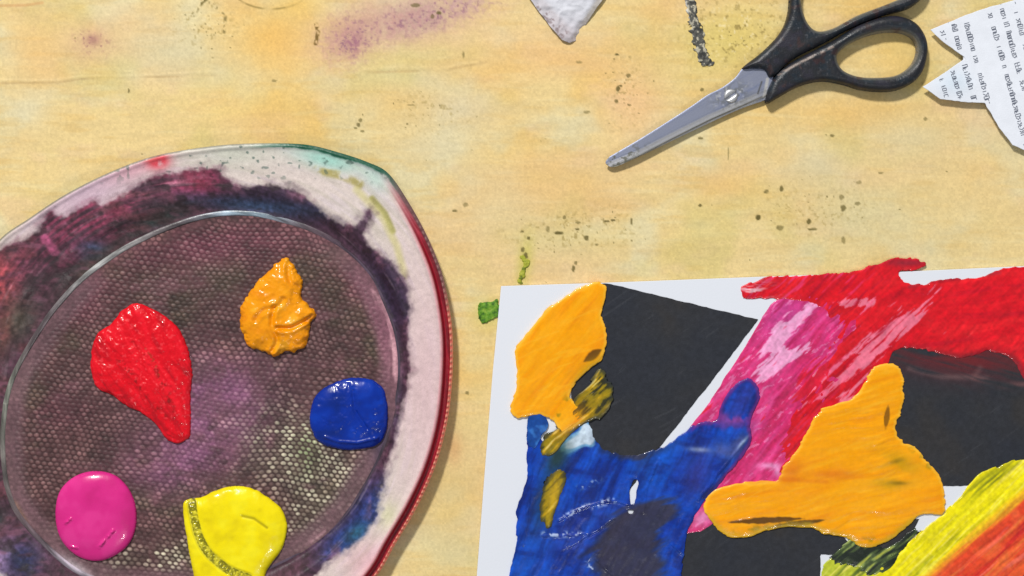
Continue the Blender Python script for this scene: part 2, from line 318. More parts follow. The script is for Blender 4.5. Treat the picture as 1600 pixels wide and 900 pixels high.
stain = poly([(-20, 412), (30, 384), (64, 364), (86, 330), (108, 340), (150, 318), (172, 324), (230, 287), (262, 274), (320, 266), (346, 264), (358, 284), (390, 292), (440, 291), (482, 310), (524, 342), (556, 352), (574, 330), (584, 336), (576, 372),
              (604, 402), (640, 448), (641, 520), (640, 590), (630, 628), (624, 670), (612, 712), (600, 745), (594, 775), (592, 802), (578, 820), (552, 848), (520, 874), (490, 896), (450, 930), (300, 970), (140, 960), (60, 925), (-10, 870), (-70, 820), (-95, 700), (-80, 560)], True, 4)
def rim_col(x, y, r, th, Ro):
    arcl = th*330.0
    st = fbm(arcl, r, 46, 4, 41, 5); st2 = fbm(arcl, r, 90, 3, 43, 9); bl = fbm(x, y, 16, 4, 44)
    c = full(x, (219, 205, 200))
    c = mixc(c, (222, 208, 212), ss(0, .5, st)*.7); c = mixc(c, (198, 190, 176), ss(.1, .6, st2)*.5)
    c = mixc(c, (216, 184, 190), blob(x, y, 670, 600, 60, 200)*.8)
    c = mixc(c, (205, 172, 196), np.clip(blob(x, y, 150, 300, 120, 40, -30), 0, 1)*.75)
    c = mixc(c, (222, 160, 175), np.clip(blob(x, y, 215, 268, 40, 14, -20)+blob(x, y, 590, 880, 50, 40), 0, 1)*.6)
    c = mixc(c, (198, 202, 188), blob(x, y, 370, 240, 70, 24)*.8)
    c = mixc(c, (158, 208, 196), blob(x, y, 515, 252, 52, 15, 14)*.95); c = mixc(c, (176, 208, 200), blob(x, y, 590, 280, 26, 18, 45)*.7)
    c = mixc(c, (88, 170, 160), blob(x, y, 520, 250, 26, 7, 14)*ss(-.1, .4, bl)*.9)
    c = mixc(c, (170, 158, 92), seg(x, y, [(500, 268), (540, 277), (565, 290)], 5, 5)*ss(-.4, .3, bl)*.85)
    c = mixc(c, (150, 146, 74), seg(x, y, [(584, 312), (604, 335), (616, 362)], 3.5, 4)*.8)
    c = mixc(c, (206, 198, 128), seg(x, y, [(560, 298), (600, 340), (622, 385), (634, 430)], 4, 6)*.6)
    c = mixc(c, (206, 210, 150), blob(x, y, 608, 800, 14, 22, 20)*.5)
    c = mixc(c, (70, 92, 86), ss(.42, .62, fbm(x, y, 8, 2, 48))*.6*ss(260, 300, y*-1+560))
    c = mixc(c, (222, 78, 92), blob(x, y, 253, 252, 17, 13)*1.5*ss(-.9, -.2, bl))
    c = mixc(c, (226, 132, 112), blob(x, y, 243, 246, 8, 7)*.8)
    # outer edge
    e = Ro-r; side = ss(-0.92, -0.55, th)*(1-ss(1.25, 1.5, th))
    dotn = .5+.5*np.sin(arcl*2*math.pi/7.2+np.sin(arcl/9)*.6)
    c = mixc(c, (212, 130, 140), ss(22, 17, e)*side*.7)
    c = mixc(c, (158, 26, 44), ss(16.5, 14, e)*side)
    c = mixc(c, (112, 16, 30), ss(11.5, 9.5, e)*ss(-.5, .3, st)*side*.9)
    c = mixc(c, (196, 88, 78), ss(5.4, 4.4, e)*side); c = mixc(c, (226, 150, 126), ss(5.4, 4.4, e)*dotn*side)
    c = mixc(c, (196, 120, 84), ss(2.2, 1, e)*side*.7)
    gr = ss(-1.42, -1.2, th)*(1-ss(-.93, -.72, th)); c = mixc(c, (18, 84, 62), ss(8.5, 4.5, e+3*bl)*gr)
    c = mixc(c, (120, 116, 96), ss(4, 1.5, e)*(1-side)*(1-gr)*.8)
    c = mixc(c, (104, 80, 84), ss(8, 4, e)*ss(-.95, -.75, th)*(1-ss(-.5, -.3, th))*.8)
    # dark pigment that has run up the wall
    d = stain(x, y)+fbm(x, y, 26, 4, 50)*7+st*2+fbm(x, y, 8, 2, 51)*2.5
    dk = full(x, (80, 52, 66))
    dk = mixc(dk, (122, 52, 76), np.clip(blob(x, y, 150, 340, 150, 60, -30)+blob(x, y, 320, 288, 46, 26, -8)*1.2, 0, 1)*ss(-.5, .4, st))
    dk = mixc(dk, (132, 36, 62), blob(x, y, 322, 288, 28, 16)*.8)
    dk = mixc(dk, (58, 42, 62), blob(x, y, 450, 315, 100, 30, 20)); dk = mixc(dk, (52, 42, 66), blob(x, y, 610, 460, 40, 90, -25)*.9)
    dk = mixc(dk, (62, 84, 118), np.clip(blob(x, y, 400, 322, 110, 13, 6)+blob(x, y, 150, 392, 22, 16), 0, 1)*.9)
    dk = mixc(dk, (38, 72, 66), blob(x, y, 255, 340, 46, 14, -20)*.8); dk = mixc(dk, (74, 68, 56), blob(x, y, 150, 420, 70, 20, -38)*.7)
    dk = mixc(dk, (176, 74, 80), blob(x, y, 0, 440, 34, 46)*ss(-.6, .3, bl)); dk = mixc(dk, (182, 88, 128), seg(x, y, [(78, 372), (92, 392)], 5, 6)*.9)
    dk = mixc(dk, (64, 66, 50), blob(x, y, 34, 500, 26, 40, 20)*.7); dk = mixc(dk, (150, 96, 84), blob(x, y, 12, 520, 10, 40, 10)*.6)
    dk = mixc(dk, (196, 140, 158), np.clip(blob(x, y, 240, 298, 50, 4, -14), 0, 1)*ss(-.2, .4, st))
    dk = mixc(dk, (38, 56, 118), np.clip(blob(x, y, 580, 790, 26, 50, 35)+blob(x, y, 535, 845, 40, 20, -35), 0, 1)); dk = mixc(dk, (40, 96, 118), blob(x, y, 560, 828, 22, 12, -40)*.8)
    dk = mixc(dk, (84, 68, 92), blob(x, y, 622, 640, 12, 60)*.8)
    dk = mixc(dk, (150, 120, 156), blob(x, y, 8, 868, 26, 40, -30)*ss(-.7, .2, bl)); dk = mixc(dk, (32, 66, 60), blob(x, y, -4, 812, 16, 16)*.9)
    dk = mixc(dk, (36, 46, 84), np.clip(blob(x, y, 44, 872, 24, 30, -30)+blob(x, y, 0, 905, 20, 20), 0, 1)*.9)
    dk = dk*(1+.22*st[..., None]+.16*bl[..., None])
    dk = mixc(dk, (188, 168, 176), ss(.45, .75, st2)*.25)
    wash = ss(0, .5, fbm(x, y, 22, 5, 58))*ss(24, 4, d); dk = mixc(dk, (158, 104, 126), wash*.55)
    dk = mixc(dk, (112, 60, 66), ss(0, .5, fbm(x, y, 44, 4, 59, 18))*.5*ss(.3, -.4, np.cos(th)))
    dk = dk*(1+.3*fbm(x, y, 5, 2, 52)[..., None]); dk = mixc(dk, (148, 96, 120), ss(.25, .6, fbm(x, y, 34, 4, 53, 12))*.45*ss(.2, -.6, np.cos(th-.3)))
    dk = mixc(dk, (46, 36, 40), ss(.15, .5, -fbm(x, y, 24, 4, 54, 14))*.6)
    thin = ss(-12, 4, d+fbm(x, y, 9, 4, 55)*9)*.4+ss(-2, 5, d+2*fbm(x, y, 5, 3, 57))*.6
    c = c*(1+.05*fbm(x, y, 5, 3, 56)[..., None])
    return c*(1-thin[..., None])+dk*thin[..., None]
def rim_h(x, y, r, th, Ro):
    R0_ = Rin(th); Wd = Ro-R0_; u = r-R0_
    f = 0.2+0.3*(0.5-0.5*np.cos(th-0.3))      # wide slope at upper left, steep wall at the right
    a = np.clip(u/(Wd*f+1e-6), 0, 1)
    z = 8+20*(a*a*(3-2*a))+5*np.clip((u/Wd-f)/(1-f), 0, 1)
    e = Ro-r
    side = ss(-0.92, -0.55, th)*(1-ss(1.25, 1.5, th))
    lip = 4*np.exp(-((e-19)/4.5)**2)*side+2.5*np.exp(-((e-5)/4)**2)*(1-side)
    z = z+lip
    z = np.where(side > 0, z-(ss(17, 11, e)*10)*side+2.5*side*np.exp(-((e-3.6)/1.9)**2)*(1.0+.5*np.sin(th*330*2*math.pi/7.2)), z)
    z = z+fbm(th*330, r, 60, 3, 60, 14)*0.9+fbm(x, y, 9, 3, 61)*0.35+fbm(x, y, 120, 2, 62)*1.2
    return z
def polar(name, nth, rfun, nr, hfun, cfun, m, parent, skirt=None):
    th = np.linspace(-math.pi, math.pi, nth, endpoint=False)
    u = np.linspace(0, 1, nr)
    T, U = np.meshgrid(th, u)
    r, Ro = rfun(T, U)
    x = CX+r*np.cos(T); y = CY+r*np.sin(T)
    z = hfun(x, y, r, T, Ro); col = lin(cfun(x, y, r, T, Ro))
    if skirt is not None:
        for (dr, zz) in skirt:
            rr = r[nr-1]+dr; xs = CX+rr*np.cos(th); ys = CY+rr*np.sin(th)
            x = np.vstack([x, xs]); y = np.vstack([y, ys]); z = np.vstack([z, np.full(nth, zz)])
            col = np.concatenate([col, col[nr-1:nr]], 0)
    n = x.shape[0]
    V = W(x, y, z).reshape(-1, 3); i = np.arange(nth); j = (i+1) % nth
    F = np.concatenate([np.stack([k*nth+i, k*nth+j, (k+1)*nth+j, (k+1)*nth+i], -1) for k in range(n-1)])
    F = F[:, ::-1]
    return link(name, V, F, col.reshape(-1, 3), m, parent)
tag(polar('rim', 2000, lambda T, U: (Rin(T)-2+(Rout(T)-Rin(T)+2)*U, Rout(T)), 130, rim_h, rim_col, M_dish, dish, [(-1.0, 14.0), (-6.0, 6.0), (-12.0, 0.0)]),
    'pale pinkish rim with dark purple stains, mint green at the top and a red outer edge')

def ringcol(x, y, r, th, Ro):
    s = fbm(th*311, r, 30, 4, 71, 4)
    c = full(x, (84, 70, 76))
    c = mixc(c, (150, 172, 188), blob(x, y, 390, 332, 90, 22)); c = mixc(c, (158, 160, 160), blob(x, y, 160, 395, 130, 50, -40))  # paler top and upper left: gloss highlight put into the ring colour
    c = mixc(c, (132, 136, 126), blob(x, y, 15, 620, 30, 150)*.9); c = mixc(c, (92, 70, 86), blob(x, y, 560, 400, 60, 60)*.7)
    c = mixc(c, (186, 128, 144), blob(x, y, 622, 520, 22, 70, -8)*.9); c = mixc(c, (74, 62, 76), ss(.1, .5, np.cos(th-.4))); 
    c = mixc(c, (170, 162, 176), blob(x, y, 120, 880, 60, 30, 30)*.9)
    return c*(1+.5*s[..., None])
def ringh(x, y, r, th, Ro):
    q = (r-(Rin(th)-2))/4.5
    vis = ss(.15, -.35, np.cos(th-.15))+.8*np.exp(-((th+1.45)/.5)**2)
    return 6.8+(.3+2.1*np.clip(vis, 0, 1))*np.sqrt(np.clip(1-q*q, 0, 1))*(1+.25*fbm(th*311, r, 25, 3, 72))
polar('raised_ring', 1600, lambda T, U: (Rin(T)-6.5+9*U, Rout(T)), 13, ringh, ringcol, M_ring, dish)

def dots(x, y):
    a = math.radians(7); u = x*math.cos(a)+y*math.sin(a); v = -x*math.sin(a)+y*math.cos(a)
    u = u+fbm(x, y, 90, 2, 81)*9; v = v+fbm(x, y, 90, 2, 82)*9
    pu, pv = 9.9, 6.7
    row = np.floor(v/pv); fu = (u/pu+0.5*(row % 2)); cu = np.floor(fu); fu = fu-cu-.5; fv = v/pv-row-.5
    q = 1-ss(.22, .50, np.sqrt((fu*1.0)**2+(fv*.95)**2))
    return q, h2(cu, row, 5)
def wellcol(x, y, d):
    q, rnd = dots(x, y)
    r = 311-d; th = np.arctan2(y-CY, x-CX)
    n = fbm(x, y, 60, 4, 83); s = fbm(th*300, r, 60, 3, 84, 10)
    lo = full(x, (72, 48, 50)); hi = full(x, (128, 94, 94))
    lo = mixc(lo, (62, 56, 44), ss(0, .5, n)*.7); hi = mixc(hi, (118, 108, 86), ss(0, .5, n)*.6)
    pur = np.clip(blob(x, y, 330, 650, 95, 75, -30)*1.5+blob(x, y, 250, 730, 60, 40)*.6, 0, 1)*ss(-.9, .1, n)
    lo = mixc(lo, (128, 80, 112), pur); hi = mixc(hi, (180, 124, 156), pur)
    red = np.clip(blob(x, y, 330, 385, 150, 34, -6)+blob(x, y, 130, 470, 60, 34, -45)*.7+blob(x, y, 100, 640, 50, 30)*.5+blob(x, y, 560, 440, 30, 60, -35)*.6, 0, 1)
    lo = mixc(lo, (98, 50, 66), red*.85); hi = mixc(hi, (142, 84, 100), red*.85)
    rev = np.clip(blob(x, y, 450, 690, 75, 60, 10)*1.2+blob(x, y, 520, 750, 70, 60)*1.0+blob(x, y, 250, 880, 110, 40)*1.1+blob(x, y, 480, 830, 60, 50)*.7, 0, 1)*ss(-.8, .0, fbm(x, y, 30, 3, 86))
    hi = mixc(hi, (206, 198, 174), rev*(.55+.75*rnd)); lo = mixc(lo, (72, 60, 54), rev*.6)
    hi = mixc(hi, (120, 148, 92), blob(x, y, 480, 705, 20, 34)*.6)
    dk = np.clip(blob(x, y, 330, 450, 130, 50)+blob(x, y, 500, 520, 60, 70)*.6+blob(x, y, 110, 560, 50, 60)*.4, 0, 1)
    hi = mixc(hi, (92, 76, 78), dk*.6)
    amp = (.3+.95*rnd)*(1-.5*pur)*(1+.5*fbm(x, y, 40, 3, 90))
    clog = ss(.0, .45, fbm(x, y, 34, 4, 91, 20))*(1-rev*.7)
    amp = amp*(1-.8*clog)
    qq = np.clip(q*amp, 0, 1)[..., None]
    c = lo*(1-qq)+hi*qq
    c = mixc(c, (104, 74, 78), clog*.35); c = mixc(c, (128, 84, 98), ss(.25, .6, fbm(x, y, 50, 5, 92, 26))*.35)
    c = mixc(c, (56, 44, 44), ss(.2, .6, fbm(x, y, 28, 5, 93, 18))*.4)
    # smooth stained strip just inside the ring
    m = ss(268, 290, r)*np.clip(ss(.0, .3, np.cos(th-2.6))+ss(.3, .8, np.cos(th-.15))+ss(.3, .8, np.cos(th-1.0)), 0, 1)
    c = mixc(c, (112, 84, 92), m*.8)
    c = mixc(c, (146, 92, 112), ss(268, 286, r)*blob(x, y, 600, 520, 40, 90, -12)*.7)
    c = mixc(c, (206, 158, 168), ss(-.1, .3, s)*np.clip(seg(x, y, [(588, 455), (606, 500), (616, 550), (616, 590)], 4, 7)+seg(x, y, [(560, 790), (530, 815), (480, 850)], 1, 4)*.6, 0, 1)*.85)
    c = mixc(c, (64, 56, 84), np.clip(blob(x, y, 606, 700, 20, 40), 0, 1)*.8)
    c = mixc(c, (188, 180, 186), blob(x, y, 118, 886, 34, 10, 33)*.8)
    c = mixc(c, (154, 122, 96), seg(x, y, [(22, 790), (36, 815)], 6, 8)*.6)
    return c*(1+.14*s[..., None]+.16*fbm(x, y, 4, 2, 87)[..., None]+.12*fbm(x, y, 40, 3, 89)[..., None])
def wellh(x, y, d):
    q, rnd = dots(x, y)
    r = 311-d
    return 7.0+q*(.5+.5*rnd)*(1-ss(285, 300, r))+fbm(x, y, 50, 2, 88)*.3
well_o = poly(ringP, False)
tag(field('dish_floor', (0, 322, 636, 930), 1.25, lambda x, y: well_o(x, y)-1, wellh, wellcol, M_well, dish, bottom=0.5),
    'woven-textured dish floor stained brown and purple')

# =================================================================== PAINT BLOBS IN THE DISH
GB = 'fresh paint blobs in the mixing dish'
def dome(z0, hm, rr, extra=None, p=2.0):
    def f(x, y, d):
        t = np.clip(d/rr, 0, 1); h = z0+hm*np.sqrt(np.clip(1-(1-t)**p, 0, 1))
        if extra is not None: h = h+extra(x, y, d)*ss(0, 7, d)
        return h
    return f
def bl(name, pts, col, hm, rr, extra, label, n=8, rag=0, sm=True):
    P = np.array(pts, float); b = (P[:, 0].min()-8, P[:, 1].min()-8, P[:, 0].max()+8, P[:, 1].max()+8)
    base = poly(pts, sm, n)
    sd = (lambda x, y: base(x, y)+fbm(x, y, 9, 3, len(pts))*rag) if rag else base
    o = field(name, b, 1.0, sd, dome(8.2, hm, rr, extra), col, M_blob, None, bottom=6.5)
    return tag(o, label, 'paint', GB)
def c_red(x, y, d):
    s = dirn(x, y, 60, 50, 6, 3, 101)
    c = full(x, (224, 8, 30)); c = mixc(c, (240, 22, 42), ss(0, .5, s)*.8); c = mixc(c, (178, 12, 30), ss(.1, .6, -s)*.6)
    g = ss(-.05, .4, fbm(x, y, 6, 3, 104))
    c = mixc(c, (120, 24, 20), np.clip(seg(x, y, [(190, 560), (215, 590), (240, 628), (262, 650)], 2, 6)+seg(x, y, [(212, 530), (240, 560), (262, 606), (272, 640)], 2, 7), 0, 1)*g*.7)
    c = mixc(c, (150, 70, 30), seg(x, y, [(226, 540), (246, 566), (256, 600)], 2, 4)*ss(.1, .4, fbm(x, y, 4, 2, 105))*.6)
    return mixc(c, (246, 90, 90), ss(.35, .6, fbm(x, y, 4, 2, 106))*.5)
bl('paint_blob', [(215, 474), (240, 483), (262, 496), (280, 512), (293, 538), (302, 580), (299, 620), (300, 668), (296, 684), (278, 692), (260, 684), (244, 660), (222, 644), (200, 634), (178, 618), (158, 608), (147, 590), (144, 562), (152, 524), (176, 506), (192, 486)],
   c_red, 10, 40, lambda x, y, d: dirn(x, y, 56, 50, 12, 3, 102)*2.6+fbm(x, y, 7, 3, 107)*1.1, 'large glossy red paint blob with a downward tail in the dish', rag=1.5)
def c_or(x, y, d):
    c = full(x, (243, 154, 6)); n = fbm(x, y, 20, 3, 111)
    c = mixc(c, (248, 172, 34), ss(0, .5, n)*.8); c = mixc(c, (222, 128, 4), ss(.1, .6, -n)*.6)
    return c
def x_or(x, y, d):
    a = fbm(x, y, 30, 3, 113)*3.5+fbm(x, y, 8, 3, 114)*1.0
    for p, r_, k_ in (([(432, 480), (428, 505), (436, 530), (428, 548)], 4, 3), ([(436, 512), (456, 512), (478, 502), (492, 492)], 3.4, 3.6), ([(402, 500), (414, 486), (434, 480), (446, 468)], 5, 2.2), ([(452, 420), (456, 440), (470, 450)], 4, 2.4)):
        dd = sdist(x, y, catmull(p, 6, False), False); a = a-k_*np.exp(-(dd/r_)**2)+k_*.6*np.exp(-((dd-6)/4)**2)
    return a
bl('paint_blob', [(448, 403), (457, 412), (466, 424), (474, 438), (472, 462), (480, 472), (496, 488), (487, 500), (484, 514), (480, 536), (466, 548), (446, 550), (430, 557), (414, 548), (392, 541), (382, 520), (376, 496), (384, 468), (402, 444), (424, 420)],
   c_or, 13, 26, x_or, 'lumpy orange paint blob with a pointed top in the dish', rag=4)
def c_bl(x, y, d):
    n = fbm(x, y, 24, 3, 121); c = full(x, (0, 44, 152)); c = mixc(c, (4, 58, 176), ss(0, .5, n)*.8); return mixc(c, (4, 36, 118), ss(.0, .6, -n)*.7)
def x_bl(x, y, d):
    a = fbm(x, y, 6, 2, 122)*1.0*ss(-.2, .3, fbm(x, y, 30, 2, 123))+fbm(x, y, 30, 2, 124)*1.2
    a = a+2.4*np.exp(-(sdist(x, y, np.array([(510, 681.), (530, 688), (560, 690), (590, 683)]), False)/3.0)**2)
    a = a-2.4*np.exp(-(sdist(x, y, np.array([(553, 610.), (556, 640), (575, 668)]), False)/2.8)**2)
    return a
bl('paint_blob', [(550, 590), (578, 592), (598, 606), (606, 630), (606, 662), (598, 686), (580, 698), (548, 702), (518, 698), (498, 688), (486, 664), (488, 632), (500, 612), (522, 598)],
   c_bl, 12, 34, x_bl, 'round dark blue paint blob in the dish', rag=1)
def c_mg(x, y, d):
    n = fbm(x, y, 30, 3, 131); c = full(x, (218, 42, 136)); c = mixc(c, (228, 58, 148), ss(0, .5, n)*.8); return mixc(c, (196, 30, 116), ss(0, .6, -n)*.5)
def x_mg(x, y, d):
    a = fbm(x, y, 36, 2, 132)*1.4
    for p in ([(160, 852), (172, 838), (182, 826)], [(108, 815), (116, 808)], [(116, 852), (124, 853)]):
        a = a+2.2*np.exp(-(sdist(x, y, np.array(p, float), False)/2.4)**2)*(1+fbm(x, y, 4, 2, 133))
    return a
bl('paint_blob', [(150, 735), (182, 742), (205, 766), (215, 798), (211, 834), (192, 860), (158, 875), (124, 868), (98, 842), (89, 806), (95, 768), (118, 744)],
   c_mg, 12, 40, x_mg, 'round magenta pink paint blob in the dish')
coil = catmull([(302, 784), (307, 812), (314, 836), (326, 858), (344, 876), (364, 890), (390, 900)], 12, False)
def coilp(x, y):
    dd = sdist(x, y, coil, False); best = np.full(x.shape, 9e9)
    for p in coil[::3]:
        best = np.minimum(best, np.abs(np.hypot(x-p[0]-1, y-p[1])-5.5))
    return dd, best
def c_ye(x, y, d):
    n = fbm(x, y, 22, 3, 141); c = full(x, (246, 226, 2)); c = mixc(c, (252, 238, 34), ss(0, .5, n)*.7); c = mixc(c, (226, 204, 0), ss(0, .6, -n)*.6)
    dd, b = coilp(x, y)
    c = mixc(c, (206, 198, 70), ss(9, 6, dd)*.7); c = mixc(c, (112, 108, 14), ss(2.0, .8, b)*ss(10, 7, dd)*.85*ss(-.6, .2, fbm(x, y, 6, 2, 143)))
    c = mixc(c, (176, 160, 6), seg(x, y, [(382, 804), (400, 808), (420, 822)], 1.2, 2)*.8)
    return c
def x_ye(x, y, d):
    dd, b = coilp(x, y)
    return fbm(x, y, 28, 3, 142)*1.6-3.5*ss(10, 5, dd)+1.6*ss(2.2, .6, b)*ss(10, 7, dd)-1.2*seg(x, y, [(382, 804), (400, 808), (420, 822)], 1.6, 3)
bl('paint_blob', [(288, 790), (296, 779), (316, 776), (336, 766), (362, 759), (392, 761), (420, 776), (442, 796), (450, 822), (443, 854), (426, 878), (416, 896), (412, 930), (388, 946), (340, 950), (312, 934), (303, 892), (294, 842)],
   c_ye, 11, 30, x_ye, 'bright yellow paint blob with a looped coil mark along its left side', rag=1)

# =================================================================== PAINTING
art = thing('painting', 1190, 700, 'abstract finger painting in orange, blue, red, pink and yellow over black shapes on white card', 'painting')
ZP = 3.0
sheet = poly([(783, 447), (940, 442), (1200, 432), (1400, 425), (1640, 414), (1900, 404), (1925, 1000), (740, 1010), (745, 900), (758, 730), (770, 580)], False)
cp = np.array([(783, 447), (940, 442), (1200, 432), (1400, 425), (1640, 414), (1900, 404), (1925, 1010), (741, 1010), (745, 900), (758, 730), (770, 580)], float)
cc = np.array([[1300., 720.]])
def ringpts(p, z): return W(p[:, 0], p[:, 1], z)
n_ = len(cp); inner = cc+(cp-cc)*.998
Vc = np.concatenate([ringpts(cp, 0.2), ringpts(cp, ZP-.1), ringpts(inner, ZP+.2), ringpts(cc, ZP+.2)])
Fc = []
for a_ in range(n_):
    b_ = (a_+1) % n_
    Fc += [(a_, a_+n_, b_+n_), (a_, b_+n_, b_), (a_+n_, a_+2*n_, b_+2*n_), (a_+n_, b_+2*n_, b_+n_), (a_+2*n_, 3*n_, b_+2*n_)]
Fc = np.array(Fc)[:, ::-1]
link('card_sheet', Vc, Fc, lin(full(Vc[:, 0], (224, 229, 240))), M_paper, art, smooth=False)

def c_blk(x, y, d):
    n = fbm(x, y, 80, 4, 160); c = full(x, (49, 51, 57)); c = mixc(c, (56, 54, 54), ss(0, .5, n)*.7); c = mixc(c, (44, 48, 58), ss(0, .5, -n)*.6)
    s = dirn(x, y, 15, 70, 6, 3, 161)
    c = c*(1+.10*fbm(x, y, 5, 3, 162)[..., None]); c = mixc(c, (84, 86, 92), ss(.5, .75, dirn(x, y, -35, 60, 3, 3, 163))*.35)
    red = np.clip(blob(x, y, 1500, 558, 110, 30, 6), 0, 1)*ss(-.6, .3, s)
    c = mixc(c, (112, 38, 44), red*.95); c = mixc(c, (112, 88, 90), seg(x, y, [(1420, 575), (1470, 588), (1540, 590)], 2, 6)*ss(-.5, .2, s)*.7)
    c = mixc(c, (112, 78, 80), seg(x, y, [(1530, 575), (1520, 590), (1560, 603), (1600, 600)], 2, 6)*ss(-.6, .2, s)*.75)
    return c
def black(pts, bbox):
    b = poly(pts, False)
    field('black_shape', bbox, 1.6, lambda x, y: b(x, y)+fbm(x, y, 12, 3, 165)*1.2, lambda x, y, d: ZP+.9+fbm(x, y, 7, 3, 166)*.25, c_blk, M_matt, art, bottom=ZP-1)
black([(936, 443), (954, 444), (1184, 499), (1108, 600), (1028, 702), (972, 782), (930, 830), (880, 800), (896, 560)], (870, 430, 1195, 840))
black([(1370, 540), (1420, 520), (1700, 520), (1700, 757), (1375, 760)], (1360, 510, 1710, 770))
black([(1078, 800), (1281, 790), (1340, 866), (1281, 866), (1281, 1000), (1030, 1000), (1050, 860)], (1020, 780, 1350, 1010))
black([(1380, 815), (1436, 810), (1424, 830), (1350, 905), (1300, 960), (1282, 900), (1340, 840)], (1270, 800, 1445, 970))

def stroke(name, pts, bbox, z, colf, ang, ridge=1.0, rag=2.0, seed=0, cuts=(), thick=2.2, rr=13, n=6, step=1.3, L=60, Wd=7, extra=None, dry=None, label=None, tex=1.0):
    base = poly(pts, True, n)
    cuts = [(np.array(c[0], float), c[1]) for c in cuts]
    def sd(x, y):
        d = base(x, y)+dirn(x, y, ang, 30, 5, 3, seed+5)*rag*1.6+fbm(x, y, 14, 3, seed+6)*rag*.6
        for cpts, cr in cuts:
            a0, a1 = cpts[0], cpts[-1]; m = (a0+a1)/2; an = math.degrees(math.atan2(*(a1-a0)[::-1])); hl = np.hypot(*(a1-a0))/2+cr
            aa = math.radians(an); uu = (x-m[0])*math.cos(aa)+(y-m[1])*math.sin(aa); vv = -(x-m[0])*math.sin(aa)+(y-m[1])*math.cos(aa)+cr*.5*(uu/hl)**2
            q = np.sqrt((uu/hl)**2+(vv/cr)**2)+.25*fbm(x, y, 9, 3, seed+3)
            d = np.minimum(d, (q-1)*cr)
        if dry is not None: d = np.minimum(d, dry(x, y))
        return d
    def hh(x, y, d):
        t = np.clip(d/rr, 0, 1)
        h = z+thick*.55*np.sqrt(1-(1-t)**2)
        rg = dirn(x, y, ang, L, Wd, 3, seed+9)*ridge*1.5*ss(-.35, .5, fbm(x, y, 60, 3, seed+12))+fbm(x, y, 16, 3, seed+10)*ridge*.8
        h = h+rg*.75*ss(0, 8, d)
        if extra is not None: h = h+extra(x, y)
        return h
    def cf(x, y, d):
        c = colf(x, y, d)
        return c*(1+.10*tex*fbm(x, y, 4.5, 2, seed+31)[..., None]+.10*tex*dirn(x, y, ang, 30, 4, 2, seed+32)[..., None])
    o = field(name, bbox, step, sd, hh, cf, M_paint, art, bottom=0.3)
    if label: o['label'] = label
    return o

# pink
def c_pk(x, y, d):
    s = dirn(x, y, -52, 70, 8, 4, 201); n = fbm(x, y, 40, 3, 202)
    c = full(x, (212, 50, 118)); c = mixc(c, (226, 78, 146), ss(0, .5, s)*.8); c = mixc(c, (196, 34, 84), ss(0, .5, -s)*.6)
    c = mixc(c, (190, 70, 150), blob(x, y, 1225, 490, 50, 40, -45)*.6)
    lt = np.clip(blob(x, y, 1232, 510, 60, 11, -42)+blob(x, y, 1205, 575, 36, 12, -40)+blob(x, y, 1225, 560, 46, 9, -25)+blob(x, y, 1216, 540, 12, 26, 10), 0, 1)  # pale patches: mixed-in white together with gloss glints put into the colour
    fs = dirn(x, y, -46, 34, 4.5, 3, 203); f2 = dirn(x, y, -38, 18, 3, 3, 204); c = mixc(c, (244, 180, 222), ss(.38, .55, lt*.8+fs*.4+f2*.35)*.88); c = mixc(c, (240, 150, 200), ss(.35, .5, f2+.4*fs)*.55); c = mixc(c, (176, 30, 84), ss(.3, .5, -fs)*.6)
    c = mixc(c, (236, 160, 210), np.clip(blob(x, y, 1200, 727, 18, 5)+blob(x, y, 1214, 736, 5, 9)+blob(x, y, 1098, 808, 18, 12, -30), 0, 1)*.8)  # small pale flecks, painted-in glints as well
    c = mixc(c, (150, 70, 150), blob(x, y, 1150, 665, 34, 16)*.7)
    c = mixc(c, (214, 24, 50), ss(.0, .3, fs*.7+s*.6+.9*(blob(x, y, 1268, 610, 60, 30, -55))-.45)*.9)
    return c
stroke('pink_paint', [(1196, 488), (1208, 472), (1236, 460), (1290, 458), (1350, 490), (1340, 560), (1290, 640), (1262, 700), (1226, 740), (1200, 780), (1140, 800), (1104, 826), (1082, 832), (1052, 830), (1040, 780), (1050, 716), (1050, 704), (1074, 672), (1113, 620), (1160, 548)],
       (1020, 440, 1370, 850), ZP+.4, c_pk, -52, 1.0, 1.0, 200, label='streaky magenta pink paint with white mixed in and pale glints put into the colour')
